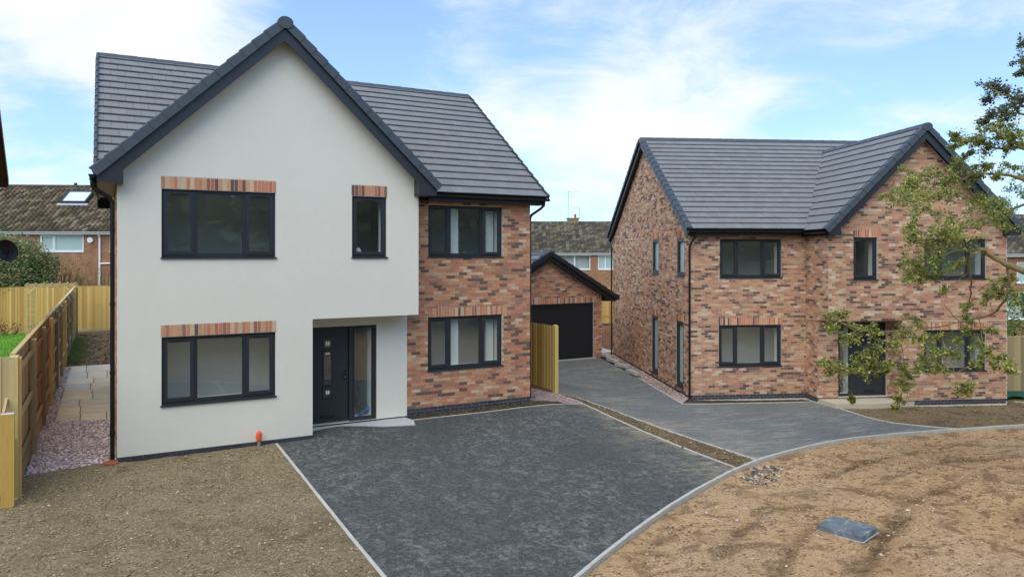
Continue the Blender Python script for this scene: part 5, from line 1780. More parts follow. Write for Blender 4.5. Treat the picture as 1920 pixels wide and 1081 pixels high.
# pergola in the neighbouring garden
pg = empty("garden_arch", (-2.45, 25.4, .06))
tag(pg, "pale timber garden arch with trellis side in the left garden", "arch")
for (x, y) in ((-.92, -.3), (-.92, .3), (.92, -.3), (.92, .3)):
    post(pg, x, y, 0, 2.3, .07, YEL, False)
for y in (-.3, .3):
    rail(pg, (-1.0, y, 2.42), (1.12, y, 2.42), .05, .12, YEL, "beam")
    rail(pg, (-.90, y, 2.02), (-.58, y, 2.36), .05, .06, YEL, "brace"); rail(pg, (.90, y, 2.02), (.58, y, 2.36), .05, .06, YEL, "brace")
for k in range(7):
    rail(pg, (-.9 + k * .32, -.42, 2.50), (-.9 + k * .32, .42, 2.50), .05, .05, YEL, "rafter")
for x in (-.92,):
    for k in range(8):
        rail(pg, (x, -.27, .35 + k * .24), (x, .27, .35 + k * .24), .02, .03, YEL, "lath")
    for k in range(3):
        rail(pg, (x + .022, -.15 + k * .15, .3), (x + .022, -.15 + k * .15, 2.1), .02, .03, YEL, "lath")
for k in range(8):
    rail(pg, (-.92, -.335, .35 + k * .24), (-.58, -.335, .35 + k * .24), .02, .03, YEL, "lath")
for k in range(3):
    rail(pg, (-.80 + k * .11, -.355, .3), (-.80 + k * .11, -.355, 2.1), .02, .03, YEL, "lath")
post(pg, -.58, -.3, 0, 2.3, .05, YEL, False)

# ------------------------------------------------------------------ other houses
def old_tiles(root, e0, u, w, U, L, cols, tw=.30, gauge=.31, amp=.085, seed=1):
    """old profiled roof tiles, far off: one mesh of curved pieces"""
    rnd = random.Random(seed)
    e0, u, w = Vector(e0), Vector(u).normalized(), Vector(w).normalized()
    n = u.cross(w)
    base = MB(); base.extrude([e0, e0 + u * U, e0 + u * U + w * L, e0 + w * L], n * -.05)
    ro = base.build("roof", M["dark_void"], root)
    mb = MB()
    prof = [(0, .015), (.35, .0), (.5, .03), (.68, 1.0), (.86, .9), (1.0, .1)]
    for r in range(int(L / gauge)):
        for c in range(int(U / tw)):
            col = jit(rnd.choice(cols), .12, rnd)
            vs_ = []
            for k, (x, h) in enumerate(prof):
                for b, hh_ in ((0, .06), (gauge + .04, .005)):
                    vs_.append(e0 + u * (c * tw + x * tw) + w * (r * gauge + b) + n * (hh_ + h * amp))
            m = len(prof)
            fs = [(2 * k, 2 * k + 2, 2 * k + 3, 2 * k + 1) for k in range(m - 1)]
            low = len(vs_)
            for k, (x, h) in enumerate(prof):
                vs_.append(e0 + u * (c * tw + x * tw) + w * (r * gauge) + n * (.004))
            fs += [(low + k, low + k + 1, 2 * k + 2, 2 * k) for k in range(m - 1)]
            mb.add(vs_, fs, col)
    tag(mb.build("roof_tiles", M["stone"], ro), kind="stuff")
    return ro
MOSS = [lin(92, 80, 64), lin(112, 98, 78), lin(80, 70, 56), lin(136, 124, 100), lin(98, 92, 64), lin(120, 104, 84)]
MOSS2 = [lin(92, 86, 76), lin(112, 105, 90), lin(78, 73, 64), lin(102, 97, 68), lin(124, 117, 98), lin(86, 81, 70)]
def far_house(name, label, o, d, s0, s1, zg, ze, zr, run, cols, wins, mat="brick_old", seed=1, tw=.30):
    ang = math.atan2(d[1], d[0])
    root = empty(name, (o[0], o[1], 0), ang)
    tag(root, label, "house", "old brick houses in the background")
    f = Frame((0, 0), (1, 0))
    mb = MB()
    wall_body(mb, f, s0, s1, zg, ze, [w[:4] for w in wins], .10)
    mb.quad((s0, 0, zg), (s0, 2 * run, zg), (s0, 2 * run, ze), (s0, 0, ze)); mb.quad((s1, 0, zg), (s1, 2 * run, zg), (s1, 2 * run, ze), (s1, 0, ze))
    mb.quad((s0, 2 * run, zg), (s1, 2 * run, zg), (s1, 2 * run, ze), (s0, 2 * run, ze))
    for x in (s0, s1):
        mb.add([(x, 0, ze), (x, 2 * run, ze), (x, run, zr - .1)], [(0, 1, 2)])
    mb.build("wall", M[mat], root)
    for w in wins:
        window(root, f, *w[:4], mulls=w[4], sashes=w[5], mat="white_upvc", floor=None, room_ok=False, glass=w[6], vent=False, rec=.02)
        mbk = MB(); mbk.quad((w[0], .5, w[2]), (w[1], .5, w[2]), (w[1], .5, w[3]), (w[0], .5, w[3])); mbk.build("blind", M["plaster"], root)
    W_ = Vector((0, run + .3, zr - ze - .0)); L_ = W_.length
    old_tiles(root, (s0 - .15, -.30, ze + .02), (1, 0, 0), W_, s1 - s0 + .3, L_, cols, seed=seed, tw=tw)
    mb = MB(); mb.extrude([(s0 - .15, 2 * run + .3, ze), (s1 + .15, 2 * run + .3, ze), (s1 + .15, run, zr), (s0 - .15, run, zr)], (0, 0, -.05)); mb.build("roof", M["dark_void"], root)
    mb = MB(); mb.box(s0 - .15, s1 + .15, -.26, -.235, ze - .16, ze + .0); mb.build("fascia", M["white_upvc"], root)
    mb = MB(); mb.box(s0 - .15, s1 + .15, -.235, .0, ze - .16, ze - .14); mb.build("soffit", M["white_upvc"], root)
    gutter(root, (s0 - .15, -.33, ze + .0), (s1 + .15, -.33, ze + .0), (0, -1, 0), mat="white_upvc")
    # ridge pieces
    for k in range(int((s1 - s0) / .45)):
        rb = MB(); x = s0 + k * .45
        rb.tube([(x, run, zr + .0), (x + .44, run, zr + .0)], .10, 8, jit(cols[0], .2, WR)); 
        rb.build("ridge_tile", M["stone"], root)
    return root
LH = far_house("terraced_house", "old brick house with mossy roof and skylight behind the left garden", (-7.46, 39.49), (11.88, -5.38), -9, 13, -.3, 5.30, 8.45, 4.2, MOSS,
               [(4.15, 6.72, 4.05, 5.12, (5.0,), (0,), "obscure"), (8.25, 10.2, 4.05, 5.12, (9.2,), (0,), "glass"), (-2.5, .5, 4.05, 5.12, (-1.5,), (0,), "glass"), (8.25, 10.2, 1.3, 2.6, (9.2,), (0,), "glass")], seed=3)
# skylight on its front slope
sl_dir = Vector((0, 4.5, 3.15)).normalized(); sl_n = Vector((0, -3.15, 4.5)).normalized()
def on_slope(x, b, h):
    return Vector((x, -.30, 5.32)) + sl_dir * b + sl_n * h
sk = MB()
for (x0, x1, b0, b1) in ((4.25, 4.35, 3.05, 4.45), (5.75, 5.85, 3.05, 4.45), (4.35, 5.75, 3.05, 3.15), (4.35, 5.75, 4.35, 4.45)):
    sk.hexa([on_slope(x0, b0, .02), on_slope(x1, b0, .02), on_slope(x1, b1, .02), on_slope(x0, b1, .02), on_slope(x0, b0, .27), on_slope(x1, b0, .27), on_slope(x1, b1, .27), on_slope(x0, b1, .27)])
sko = sk.build("skylight", M["anthracite"], LH)
sk = MB(); sk.quad(on_slope(4.35, 3.15, .22), on_slope(5.75, 3.15, .22), on_slope(5.75, 4.35, .22), on_slope(4.35, 4.35, .22))
M["sky_glass"] = simple("skylight_glass", lin(220, 228, 232), .08, .8, ())
sk.build("pane", M["sky_glass"], sko)
sk = MB(); sk.hexa([on_slope(4.1, 2.85, .03), on_slope(6.0, 2.85, .03), on_slope(6.0, 3.05, .03), on_slope(4.1, 3.05, .03), on_slope(4.1, 2.85, .13), on_slope(6.0, 2.85, .13), on_slope(6.0, 3.05, .15), on_slope(4.1, 3.05, .15)])
sk.build("flashing", M["lead"], sko)
mb = MB(); mb.tube([(7.14, -.03, 4.80), (7.14, -.12, 4.80)], .17, 16); mb.build("alarm_box", M["white_upvc"], LH)
downpipe(LH, [(7.70, -.30, 5.24), (7.70, -.10, 5.0), (7.70, -.07, 4.9), (7.70, -.07, 0)], r=.06, mat="white_upvc", clips=(3.6, 2.2), wall=(0, 1))
mb = MB(); mb.tube([(7.70, -.07, 3.35), (9.9, -.07, 3.42)], .05, 8); mb.build("waste_pipe", M["white_upvc"], LH)
M["brown_vent"] = simple("vent_brown", lin(80, 70, 62))
mb = MB(); mb.tube([(4.2, 4.2, 8.4), (4.2, 4.2, 8.68)], .10, 10); mb.build("vent_pipe", M["brown_vent"], LH)

MH = far_house("terraced_house", "old brick house with lichen roof and chimney beyond the garage", (27.73, 35.0), (8.32, -4.58), -7, 14, -1.2, 4.02, 6.58, 4.0, MOSS2,
               [(3.59, 6.13, 2.70, 3.88, (4.9,), (), "glass"), (6.72, 9.0, 2.70, 3.82, (7.3, 8.2), (), "obscure"), (-1.0, 1.5, 2.7, 3.88, (.3,), (), "glass")], seed=5)
M["lichen"] = simple("lichened_brick", lin(140, 128, 92), .95, .1, ((9, .3), (30, .2)))
ch = MB(); ch.box(4.62, 5.55, 3.7, 4.3, 6.1, 6.86); ch.box(4.55, 5.62, 3.65, 4.35, 6.861, 6.95); cho = ch.build("chimney", M["lichen"], MH)
ch = MB(); ch.tube([(5.28, 4.0, 6.95), (5.28, 4.0, 7.28)], [.10, .085], 10); ch.build("chimney_pot", M["clay"], cho)
def aerial(root, x, y, z0, z1, n, dirx):
    mb = MB(); mb.tube([(x, y, z0), (x, y, z1)], .02, 6); a = mb.build("aerial", M["steel"], root)
    mb = MB(); mb.tube([(x - .1, y, z1 - .05), (x + dirx, y, z1 - .02)], .012, 5)
    for k in range(n):
        q = x + .1 + (dirx - .15) * k / n
        mb.tube([(q, y - .18, z1 - .04), (q, y + .18, z1 - .04)], .008, 4)
    mb.build("aerial_boom", M["steel"], a)
aerial(MH, 4.70, 4.0, 6.9, 9.20, 9, .95)
aerial(MH, 5.62, 4.0, 6.9, 7.85, 5, -.5)
mb = MB(); mb.box(7.6, 10.5, -1.0, 0, .95, 1.10); mb.build("canopy", M["white_upvc"], MH)

RH = far_house("terraced_house", "brick house with grey roof at the right edge behind the tree", (41.4, 6.95), (8.77, -4.8), .2, 12, -1.2, 3.95, 6.2, 4.0, MOSS2,
               [(1.75, 3.6, 2.35, 3.5, (2.6,), (), "obscure"), (.4, 2.4, .4, 1.9, (1.3,), (), "glass")], seed=7)

# neighbour close on the left; only its eaves corner and a dish reach into view
nb = empty("neighbour_house", (-3.0, 4.25, .88))
tag(nb, "brown eaves corner of the neighbouring house at the left edge", "house")
mb = MB(); mb.box(-7.0, 0, 0, 5.75, -1.2, 5.25)
for x in (-7.0, 0):
    mb.add([(x, 0, 5.25), (x, 5.75, 5.25), (x, 2.87, 7.7)], [(0, 1, 2)])
mb.build("wall", M["brick_old"], nb)
M["brown"] = simple("brown_fascia", lin(96, 62, 48), .6, .3, ((8, .1),))
mb = MB()
for y0 in (-.35, 6.10):
    mb.extrude([(.30, y0, 5.22), (.30, 2.87, 7.93), (.30, 2.87, 7.83), (.30, y0, 5.12)], (-7.6, 0, 0))
mb.build("roof", simple("brown_roof_tile", lin(104, 78, 66), .85, .2, ((6, .15),)), nb)
for y0 in (-.35, 6.10):
    mb = MB(); mb.extrude([(.33, y0, 5.25), (.33, 2.87, 7.96), (.33, 2.87, 7.74), (.33, y0, 5.03)], (-.03, 0, 0)); mb.build("bargeboard", M["brown"], nb)
mb = MB(); mb.box(-7.2, .30, 6.06, 6.09, 5.0, 5.15); mb.build("fascia", M["brown"], nb)
gutter(nb, (-7.2, 6.16, 5.14), (.28, 6.16, 5.14), (0, 1, 0), mat="black")
ds = MB()
c0 = Vector((.30, 5.55, 3.14)); ax = Vector((.5, -.8, .25)).normalized()
t1 = ax.cross(Vector((0, 0, 1))).normalized(); t2 = t1.cross(ax)
rg_ = [[c0 + ax * (.07 * (q / 3) ** 2) + (t1 * math.cos(k * math.pi / 9) * .95 + t2 * math.sin(k * math.pi / 9)) * (.33 * q / 3) for k in range(18)] for q in range(1, 4)]
for q in range(2):
    ds.add(rg_[q] + rg_[q + 1], [(k, (k + 1) % 18, 18 + (k + 1) % 18, 18 + k) for k in range(18)])
ds.add(rg_[0], [tuple(range(18))])
ds.tube([c0, c0 - ax * .1, (0, 5.6, 3.2)], .018, 6); ds.tube([c0 - t2 * .22, c0 + ax * .28], .010, 5)
ds.build("satellite_dish", M["black"], nb)

# ------------------------------------------------------------------ planting
def leafy(mb, c, r, n, size, cols, rnd, droop=.0, shell=.35, squash=1.0):
    for _ in range(n):
        d = Vector((rnd.gauss(0, 1), rnd.gauss(0, 1), rnd.gauss(0, 1)))
        d.normalize()
        k = r * (shell + (1 - shell) * rnd.random()) if rnd.random() < .8 else r * rnd.uniform(.2, 1.25)
        p = Vector(c) + Vector((d.x * k, d.y * k, d.z * k * squash))
        s = size * rnd.uniform(.6, 1.3)
        u = Vector((rnd.gauss(0, 1), rnd.gauss(0, 1), rnd.gauss(-droop, .6))).normalized()
        v = u.cross(Vector((rnd.gauss(0, .5), rnd.gauss(0, .5), 1))).normalized()
        nrm = u.cross(v)
        col = jit(rnd.choice(cols), .22, rnd)
        q = [p, p + u * s * .5 + v * s * .30 + nrm * s * .08, p + u * s, p + u * s * .5 - v * s * .30 + nrm * s * .08]
        mb.add(q, [(0, 1, 2), (0, 2, 3)], col)

LIMBS = {
'A':[(16.73,-7.76,3.44,0.1),(17.24,-7.11,3.57,0.085),(17.57,-6.56,3.71,0.075),(17.32,-6.35,3.92,0.06),(16.91,-6.38,4.05,0.05),(16.59,-6.37,3.92,0.03),(16.85,-6.15,3.65,0.026),(17.65,-5.77,3.26,0.022),(18.19,-5.42,2.85,0.018),(18.25,-5.21,2.45,0.01)],
'B':[(17.55,-6.62,3.69,0.06),(17.57,-6.64,3.29,0.055),(17.83,-6.45,2.94,0.052),(18.2,-6.05,2.61,0.048),(18.4,-5.58,2.4,0.042),(18.13,-5.22,2.28,0.036),(17.18,-5.27,2.21,0.032),(15.14,-5.8,2.26,0.028),(13.67,-6.07,2.34,0.024),(13.62,-5.61,2.41,0.018),(13.93,-4.98,2.48,0.014),(14.03,-4.56,2.51,0.008)],
'C':[(19.59,-6.4,5.53,0.07),(18.54,-6.28,5.74,0.055),(17.53,-6.41,5.74,0.048),(16.72,-6.45,5.72,0.042),(16.48,-6.29,5.6,0.038),(16.16,-6.13,5.43,0.032),(15.9,-6.05,5.3,0.028),(15.38,-5.89,5.06,0.02),(15.08,-5.71,4.89,0.01)],
'D':[(19.65,-6.43,5.02,0.07),(19.57,-5.94,5.16,0.055),(19.04,-5.91,4.99,0.05),(18.28,-6.0,4.87,0.045),(17.18,-6.25,4.74,0.04),(15.66,-6.65,4.44,0.032),(14.89,-6.66,4.01,0.024),(14.94,-6.17,3.67,0.012)],
'E':[(18.67,-6.95,6.17,0.06),(17.09,-7.08,6.24,0.045),(16.19,-7.12,6.15,0.034),(15.64,-6.99,6.24,0.02),(15.65,-6.79,6.34,0.01)],
'F':[(18.76,-6.96,6.86,0.05),(16.96,-7.24,6.91,0.04),(15.97,-7.34,6.84,0.028),(15.58,-7.24,6.75,0.012)],
'G':[(19.07,-6.82,7.29,0.05),(17.1,-7.12,7.26,0.036),(16.58,-7.02,7.33,0.024),(16.87,-6.59,7.63,0.01)],
'H':[(18.89,-6.9,8.06,0.05),(17.61,-6.92,8.07,0.03),(17.49,-6.82,7.97,0.012)],
'I':[(15.31,-5.75,2.25,0.022),(15.02,-5.88,1.93,0.02),(14.33,-5.97,1.7,0.018),(13.77,-5.88,1.56,0.015),(13.49,-5.45,1.5,0.011),(13.69,-4.83,1.48,0.007)],
'K':[(18.39,-5.52,2.37,0.02),(17.58,-6.05,1.92,0.017),(16.71,-6.75,1.72,0.014),(16.65,-7.25,1.6,0.009)],
'L':[(17.24,-5.26,2.21,0.018),(16.96,-5.55,1.78,0.015),(16.29,-6.17,1.29,0.011),(15.96,-6.53,1.05,0.007)],
'M':[(14.78,-5.94,1.89,0.012),(15.43,-5.57,1.28,0.009),(16.47,-4.8,0.43,0.006)],
'N':[(16.91,-6.38,4.05,0.022),(15.59,-6.58,4.01,0.018),(15.1,-6.42,3.78,0.014),(14.97,-6.05,3.61,0.008)],
'O':[(18.13,-5.22,2.28,0.016),(17.42,-5.25,2.74,0.013),(17.86,-5.38,2.92,0.01),(18.06,-5.7,3.06,0.008)],
}
CLUSTERS = [(16.85,-4.69,5.96,0.129), (16.43,-5.11,5.58,0.213), (16.15,-5.01,5.41,0.225), (16.04,-4.78,5.38,0.164), (15.59,-5.5,5.11,0.312), (15.92,-5.67,5.25,0.264),
(16.19,-5.85,5.75,0.264), (16.29,-6.11,5.65,0.213), (16.4,-6.22,5.99,0.177), (16.07,-6.3,6.28,0.105), (15.24,-6.27,4.86,0.228), (15.73,-6.27,5.26,0.254), (16.3,-6.28,5.3,0.258),
(16.73,-6.33,5.17,0.213), (17.68,-6.09,5.03,0.321), (18.41,-5.96,4.93,0.279), (16.91,-6.4,4.7,0.309), (15.57,-6.71,4.55,0.247), (14.76,-6.85,4.42,0.239), (14.83,-6.24,4.66,0.169),
(14.53,-6.66,4.31,0.283), (14.68,-6.84,4.11,0.325), (15.84,-6.55,4.21,0.297), (14.15,-6.66,4.2,0.172), (14.41,-6.37,4.36,0.132), (14.53,-6.26,3.78,0.167), (14.8,-6.26,3.61,0.247),
(15.31,-5.69,3.42,0.141), (15.32,-6.16,3.53,0.23), (15.15,-6.5,3.78,0.224), (16.53,-6.15,3.75,0.167), (18.79,-5.85,5.3,0.232), (19.03,-6.04,5.43,0.231), (19.0,-5.93,4.66,0.206),
(17.26,-7.04,8.51,0.116), (17.63,-6.81,8.22,0.131), (17.42,-6.97,7.93,0.105), (17.16,-6.38,7.73,0.156), (16.91,-6.73,7.57,0.175), (16.84,-6.93,7.35,0.23), (16.35,-6.93,7.19,0.136),
(16.5,-7.27,7.08,0.179), (17.04,-7.16,7.23,0.183), (15.64,-7.41,6.79,0.151), (16.03,-7.43,6.85,0.175), (15.28,-7.4,6.62,0.118), (15.36,-7.35,6.44,0.129), (15.88,-7.39,6.57,0.163),
(16.21,-7.48,6.52,0.186), (15.87,-7.29,6.36,0.153), (16.34,-7.32,6.34,0.155), (15.53,-6.89,6.31,0.111), (15.81,-6.95,6.26,0.134), (15.95,-7.14,6.17,0.133),
(16.35,-7.19,6.18,0.134), (16.95,-7.15,6.29,0.137), (16.08,-6.58,6.08,0.092), (16.21,-6.73,5.84,0.114), (17.14,-6.39,5.81,0.132), (17.25,-6.56,5.72,0.119),
(17.85,-6.52,5.93,0.133), (18.95,-6.19,5.77,0.203), (15.61,-6.55,6.5,0.079), (16.01,-6.36,6.42,0.07), (16.65,-6.43,5.66,0.106), (14.22,-4.59,2.59,0.145), (14.04,-5.03,2.66,0.106),
(13.5,-5.18,2.35,0.103), (13.21,-5.82,2.25,0.153), (13.77,-5.63,2.37,0.135), (13.54,-6.16,2.35,0.13), (13.76,-4.77,1.53,0.106), (13.77,-4.97,1.44,0.164), (13.68,-5.37,1.48,0.171),
(13.47,-5.85,1.58,0.188), (13.79,-5.98,1.62,0.166), (14.17,-5.96,1.65,0.134), (13.46,-6.0,1.87,0.12), (13.53,-6.28,1.96,0.129), (14.53,-5.96,2.08,0.17), (15.27,-5.72,2.23,0.164),
(15.95,-5.46,2.44,0.17), (15.51,-5.43,1.01,0.18), (15.54,-5.54,1.38,0.108), (15.53,-5.8,2.07,0.141), (15.7,-5.68,1.39,0.095), (16.46,-5.58,1.69,0.245), (16.92,-5.58,1.6,0.223),
(16.27,-5.82,1.37,0.168), (16.28,-5.54,1.48,0.146), (18.07,-5.45,2.09,0.206), (17.46,-5.98,1.89,0.173), (16.88,-6.53,1.77,0.141), (16.32,-6.96,1.68,0.136),
(16.21,-7.21,1.67,0.156), (16.15,-7.4,1.57,0.11), (16.57,-6.47,1.55,0.105), (18.52,-5.13,2.3,0.159), (15.84,-6.54,1.02,0.16), (15.64,-6.83,1.19,0.101), (16.66,-4.67,0.41,0.116),
(14.4,-5.03,0.73,0.071), (16.45,-4.68,0.28,0.077), (16.85,-5.6,3.09,0.111), (15.5,-6.0,3.49,0.14), (18.03,-6.12,3.21,0.149), (17.79,-6.41,3.1,0.17), (18.24,-5.79,2.85,0.178),
(18.04,-5.43,2.7,0.116), (17.74,-6.56,3.41,0.121), (17.32,-6.9,2.96,0.164), (17.95,-6.09,2.15,0.112), (15.76,-5.4,1.17,0.097), (14.28,-5.82,1.4,0.102), (17.53,-5.44,1.86,0.127),
(16.88,-5.32,1.94,0.151)]
tr = empty("overhanging_tree", (20.9, -7.5, -.75))
tag(tr, "sparse green tree with branches hanging in front of the brick house", "tree")
TO = Vector((20.9, -7.5, -.75))
trk = MB()
tp = [Vector((0, 0, -.3)), Vector((.02, .05, .6)), Vector((.10, .08, 2.2)), Vector((.05, .2, 4.2)), Vector((.2, .15, 6.2)), Vector((.15, .3, 8.4)), Vector((.3, .3, 10.2)), Vector((.25, .4, 12.0))]
trk.tube(tp, [.30, .24, .21, .18, .15, .11, .07, .03], 12)
trk.build("trunk", M["bark"], tr, smooth=True)
tw_rnd = random.Random(17)
limb_pts = []
for k_, l in LIMBS.items():
    lb = MB()
    pts_ = [Vector(q[:3]) - TO for q in l]
    rad_ = [q[3] * (.9 if k_ == "A" else (.5 if k_ == "B" else .62)) for q in l]
    if k_ in "ACDEFGH":
        h = pts_[0].z - .5
        j = min(tp, key=lambda t: abs(t.z - h))
        pts_ = [j, j.lerp(pts_[0], .5) + Vector((0, 0, .15))] + pts_
        rad_ = [rad_[0] * 1.25, rad_[0] * 1.1] + rad_
    # subdivide with a little irregular bend
    P2, R2 = [], []
    for i in range(len(pts_) - 1):
        for t in (0, .34, .67):
            q = pts_[i].lerp(pts_[i + 1], t)
            if t:
                q = q + Vector((tw_rnd.uniform(-1, 1), tw_rnd.uniform(-1, 1), tw_rnd.uniform(-1, 1))) * .025
            P2.append(q); R2.append(rad_[i] + (rad_[i + 1] - rad_[i]) * t)
    P2.append(pts_[-1]); R2.append(rad_[-1])
    lb.tube(P2, R2, 7)
    lb.build("limb", M["bark"], tr, smooth=True)
    limb_pts += P2
twg = MB()
crown = MB()
GRN = [lin(188, 192, 96), lin(166, 176, 84), lin(134, 148, 74), lin(206, 202, 122), lin(104, 118, 64), lin(122, 136, 76)]
GRN_SILHOUETTE = [lin(88, 104, 70), lin(104, 122, 72), lin(82, 84, 78), lin(98, 88, 94), lin(118, 136, 78), lin(76, 86, 66)]  # upper leaves: dark silhouette against the bright sky put into the colour
for (x, y, z, r) in CLUSTERS:
    c = Vector((x, y, z)) - TO
    near = sorted(limb_pts, key=lambda q: (q - c).length)[:3]
    for q in near[:2]:
        m_ = q.lerp(c, .5) + Vector((tw_rnd.uniform(-.08, .08), tw_rnd.uniform(-.08, .08), tw_rnd.uniform(-.02, .10)))
        twg.tube([q, m_, c], [.010, .007, .003], 4, cap=False)
        for t in (.35, .55, .75, .9):
            pt_ = q.lerp(m_, t * 2) if t < .5 else m_.lerp(c, t * 2 - 1)
            leafy(crown, pt_, .10 + .05 * tw_rnd.random(), tw_rnd.randint(3, 6), .064, GRN if z < 6.6 else GRN_SILHOUETTE, tw_rnd, droop=.25)
    for k in range(5):
        d = Vector((tw_rnd.gauss(0, 1), tw_rnd.gauss(0, 1), tw_rnd.gauss(0, .7))).normalized() * r * 1.15
        twg.tube([c, c + d * .5 + Vector((0, 0, .02)), c + d], [.005, .004, .002], 3, cap=False)
        for t in (.35, .6, .8, 1.0):
            leafy(crown, c + d * t * 1.2, r * .45, max(3, int(8 + r * 38)), .064, GRN if z < 6.6 else GRN_SILHOUETTE, tw_rnd, droop=.25)
twg.build("twigs", M["bark"], tr)
crown.build("crown", M["leaf"], tr)

def shrub(name, label, loc, blobs, n, size, cols, seed, stems=6, droop=.1, cat="shrub"):
    rnd = random.Random(seed)
    root = empty(name, loc)
    tag(root, label, cat)
    mb = MB()
    st = MB()
    for (x, y, z, r) in blobs:
        leafy(mb, (x, y, z), r, int(n * r * r), size, cols, rnd, droop, .55)
        for k in range(stems):
            a = Vector((x * .3 + rnd.uniform(-.2, .2), y * .3, 0)); b = Vector((x, y, z)) + Vector((rnd.uniform(-.5, .5), rnd.uniform(-.5, .5), rnd.uniform(-.1, .6))) * r
            st.tube([a, a.lerp(b, .5) + Vector((rnd.uniform(-.15, .15), rnd.uniform(-.15, .15), .1)), b], [.03, .02, .006], 5, cap=False)
    st.build("stems", M["bark"], root)
    mb.build("foliage", M["leaf"], root)
    return root
LAUR = [lin(128, 150, 92), lin(150, 168, 112), lin(100, 120, 72), lin(180, 186, 138), lin(136, 154, 98), lin(192, 164, 130)]
shrub("laurel_shrub", "large evergreen shrub rising behind the rear fence at the left", (-3.9, 29.8, -.1),
      [(-2.2, 0, 3.6, 1.3), (-1.0, .1, 4.1, 1.15), (.1, 0, 3.9, 1.05), (.9, .2, 3.4, .85), (-.4, -.6, 3.0, 1.1), (-1.8, -.7, 2.7, 1.2), (.7, -.4, 2.6, .8), (-3.3, 0, 3.4, 1.4), (-.9, -1.3, 2.5, .65)], 2300, .15, LAUR, 5)
TWIG = [lin(150, 130, 84), lin(126, 112, 70), lin(104, 104, 58)]
def twiggy(name, label, loc, w, h, n, seed, cols):
    rnd = random.Random(seed)
    root = empty(name, loc); tag(root, label, "shrub")
    st = MB()
    for k in range(n):
        x = rnd.uniform(-w, w)
        a = Vector((x * .35, rnd.uniform(-.2, .2), 0)); b = Vector((x, rnd.uniform(-.5, .5), h * rnd.uniform(.55, 1.0)))
        m_ = a.lerp(b, .5) + Vector((rnd.uniform(-.2, .2), rnd.uniform(-.2, .2), .25))
        st.tube([a, m_, b, b + Vector((rnd.uniform(-.25, .25), rnd.uniform(-.2, .2), rnd.uniform(.1, .3)))], [.018, .012, .007, .003], 4, jit(rnd.choice(TWIG), .2, rnd), cap=False)
        for j in range(4):
            q = m_.lerp(b, rnd.random())
            st.tube([q, q + Vector((rnd.uniform(-.3, .3), rnd.uniform(-.3, .3), rnd.uniform(.05, .35)))], [.006, .002], 3, jit(rnd.choice(TWIG), .2, rnd), cap=False)
    st.build("twigs", M["stone"], root)
    fo = MB()
    for k in range(n // 2):
        leafy(fo, (rnd.uniform(-w, w), rnd.uniform(-.4, .4), h * rnd.uniform(.5, 1.0)), .22, 14, .07, cols, rnd, .1)
    fo.build("foliage", M["leaf"], root)
twiggy("twiggy_shrub", "bare twiggy brown shrub above the rear fence beside the evergreen", (-2.6, 30.2, -.1), 1.5, 3.9, 150, 9, [lin(150, 146, 84), lin(118, 124, 66), lin(164, 140, 96)])
twiggy("twiggy_shrub", "low tawny shrub above the rear fence beside the downpipe", (-.6, 30.0, -.1), 1.0, 3.2, 110, 10, [lin(156, 150, 80), lin(138, 128, 74)])
shrub("border_plant", "dark leafy plant growing at the foot of the rear fence", (-4.3, 27.0, .05), [(-.3, 0, .45, .45), (.3, 0, .35, .35)], 500, .10, [lin(56, 64, 44), lin(74, 80, 52), lin(48, 50, 40)], 12, 4, cat="plant")
shrub("border_plant", "small reddish bush beside the timber garden arch", (-2.9, 24.6, .05), [(0, 0, .35, .38)], 600, .10, [lin(96, 50, 52), lin(74, 44, 44), lin(80, 84, 50)], 13, 4, cat="plant")
p = h2(11.6, 2.6)
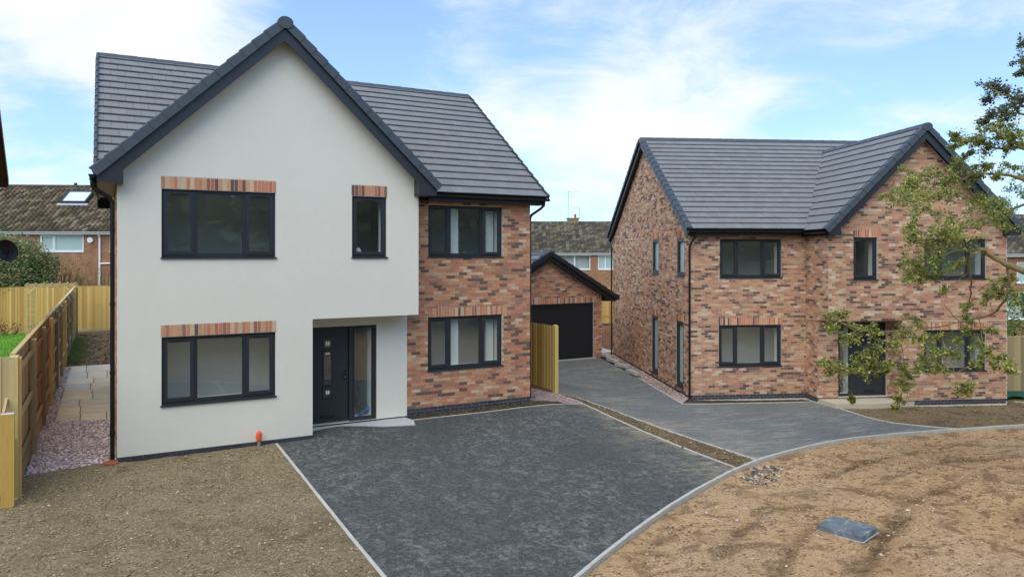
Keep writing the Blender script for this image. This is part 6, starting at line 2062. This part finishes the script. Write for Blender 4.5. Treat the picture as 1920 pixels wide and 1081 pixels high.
shrub("garden_hedge", "tall bright green bush behind the right hand fence", (p.x, p.y, -.7), [(-.9, 0, 2.1, .9), (.2, .2, 2.4, 1.1), (1.4, 0, 2.2, 1.1), (2.8, .3, 2.5, 1.2), (-.2, -.5, 1.5, .9), (1.2, -.5, 1.5, 1.0)], 520, .12,
      [lin(86, 140, 50), lin(70, 110, 44), lin(110, 160, 70), lin(54, 80, 40)], 14)
# lawn grass blades
gm = MB(); gr_ = random.Random(6)
for _ in range(9000):
    x, y = gr_.uniform(-7.5, -1.55), gr_.uniform(7, 27)
    h_ = gr_.uniform(.04, .09); a = gr_.uniform(0, 6.28); w_ = .02
    dx, dy = math.cos(a) * w_, math.sin(a) * w_
    gm.add([(x - dx, y - dy, .06), (x + dx, y + dy, .06), (x + gr_.uniform(-.03, .03), y + gr_.uniform(-.03, .03), .06 + h_)], [(0, 1, 2)], jit(lin(120, 164, 72), .28, gr_))
tag(gm.build("grass_blades", M["leaf"]), "bright green lawn grass beyond the long fence", "grass", kind="stuff")
gm = MB()
for _ in range(2200):
    x, y = -1.4 + abs(gr_.gauss(0, .28)), gr_.uniform(14.8, 24)
    h_ = gr_.uniform(.05, .16); a = gr_.uniform(0, 6.28); w_ = .018
    dx, dy = math.cos(a) * w_, math.sin(a) * w_
    gm.add([(x - dx, y - dy, -.02), (x + dx, y + dy, -.02), (x + gr_.uniform(-.06, .06), y + gr_.uniform(-.06, .06), h_)], [(0, 1, 2)], jit(lin(112, 128, 66), .25, gr_))
tag(gm.build("weed_tufts", M["leaf"]), "olive weeds along the far part of the long fence", "weeds", kind="stuff")

# the wood behind the viewpoint, seen only as dark green in the window glass
wd = MB(); wr = random.Random(40)
for k in range(110):
    t = k / 109.0
    ang = math.radians(-205 + 150 * t)
    rad = 34 + wr.uniform(-3, 3)
    cx0, cy0 = 8 + rad * math.cos(ang) * 1.25, 2 + rad * math.sin(ang)
    hh_ = wr.uniform(8, 11)
    for j in range(9):
        leafy(wd, (cx0 + wr.uniform(-1.6, 1.6), cy0 + wr.uniform(-1.4, 1.4), -1 + hh_ * (j + .6) / 9), 2.0, 36, 1.5, [lin(110, 132, 84), lin(130, 150, 96), lin(90, 108, 68), lin(146, 160, 112)], wr, .1)
tag(wd.build("woodland", M["leaf"]), "dense green woodland across the road, reflected in the upper windows", "wood", kind="stuff")
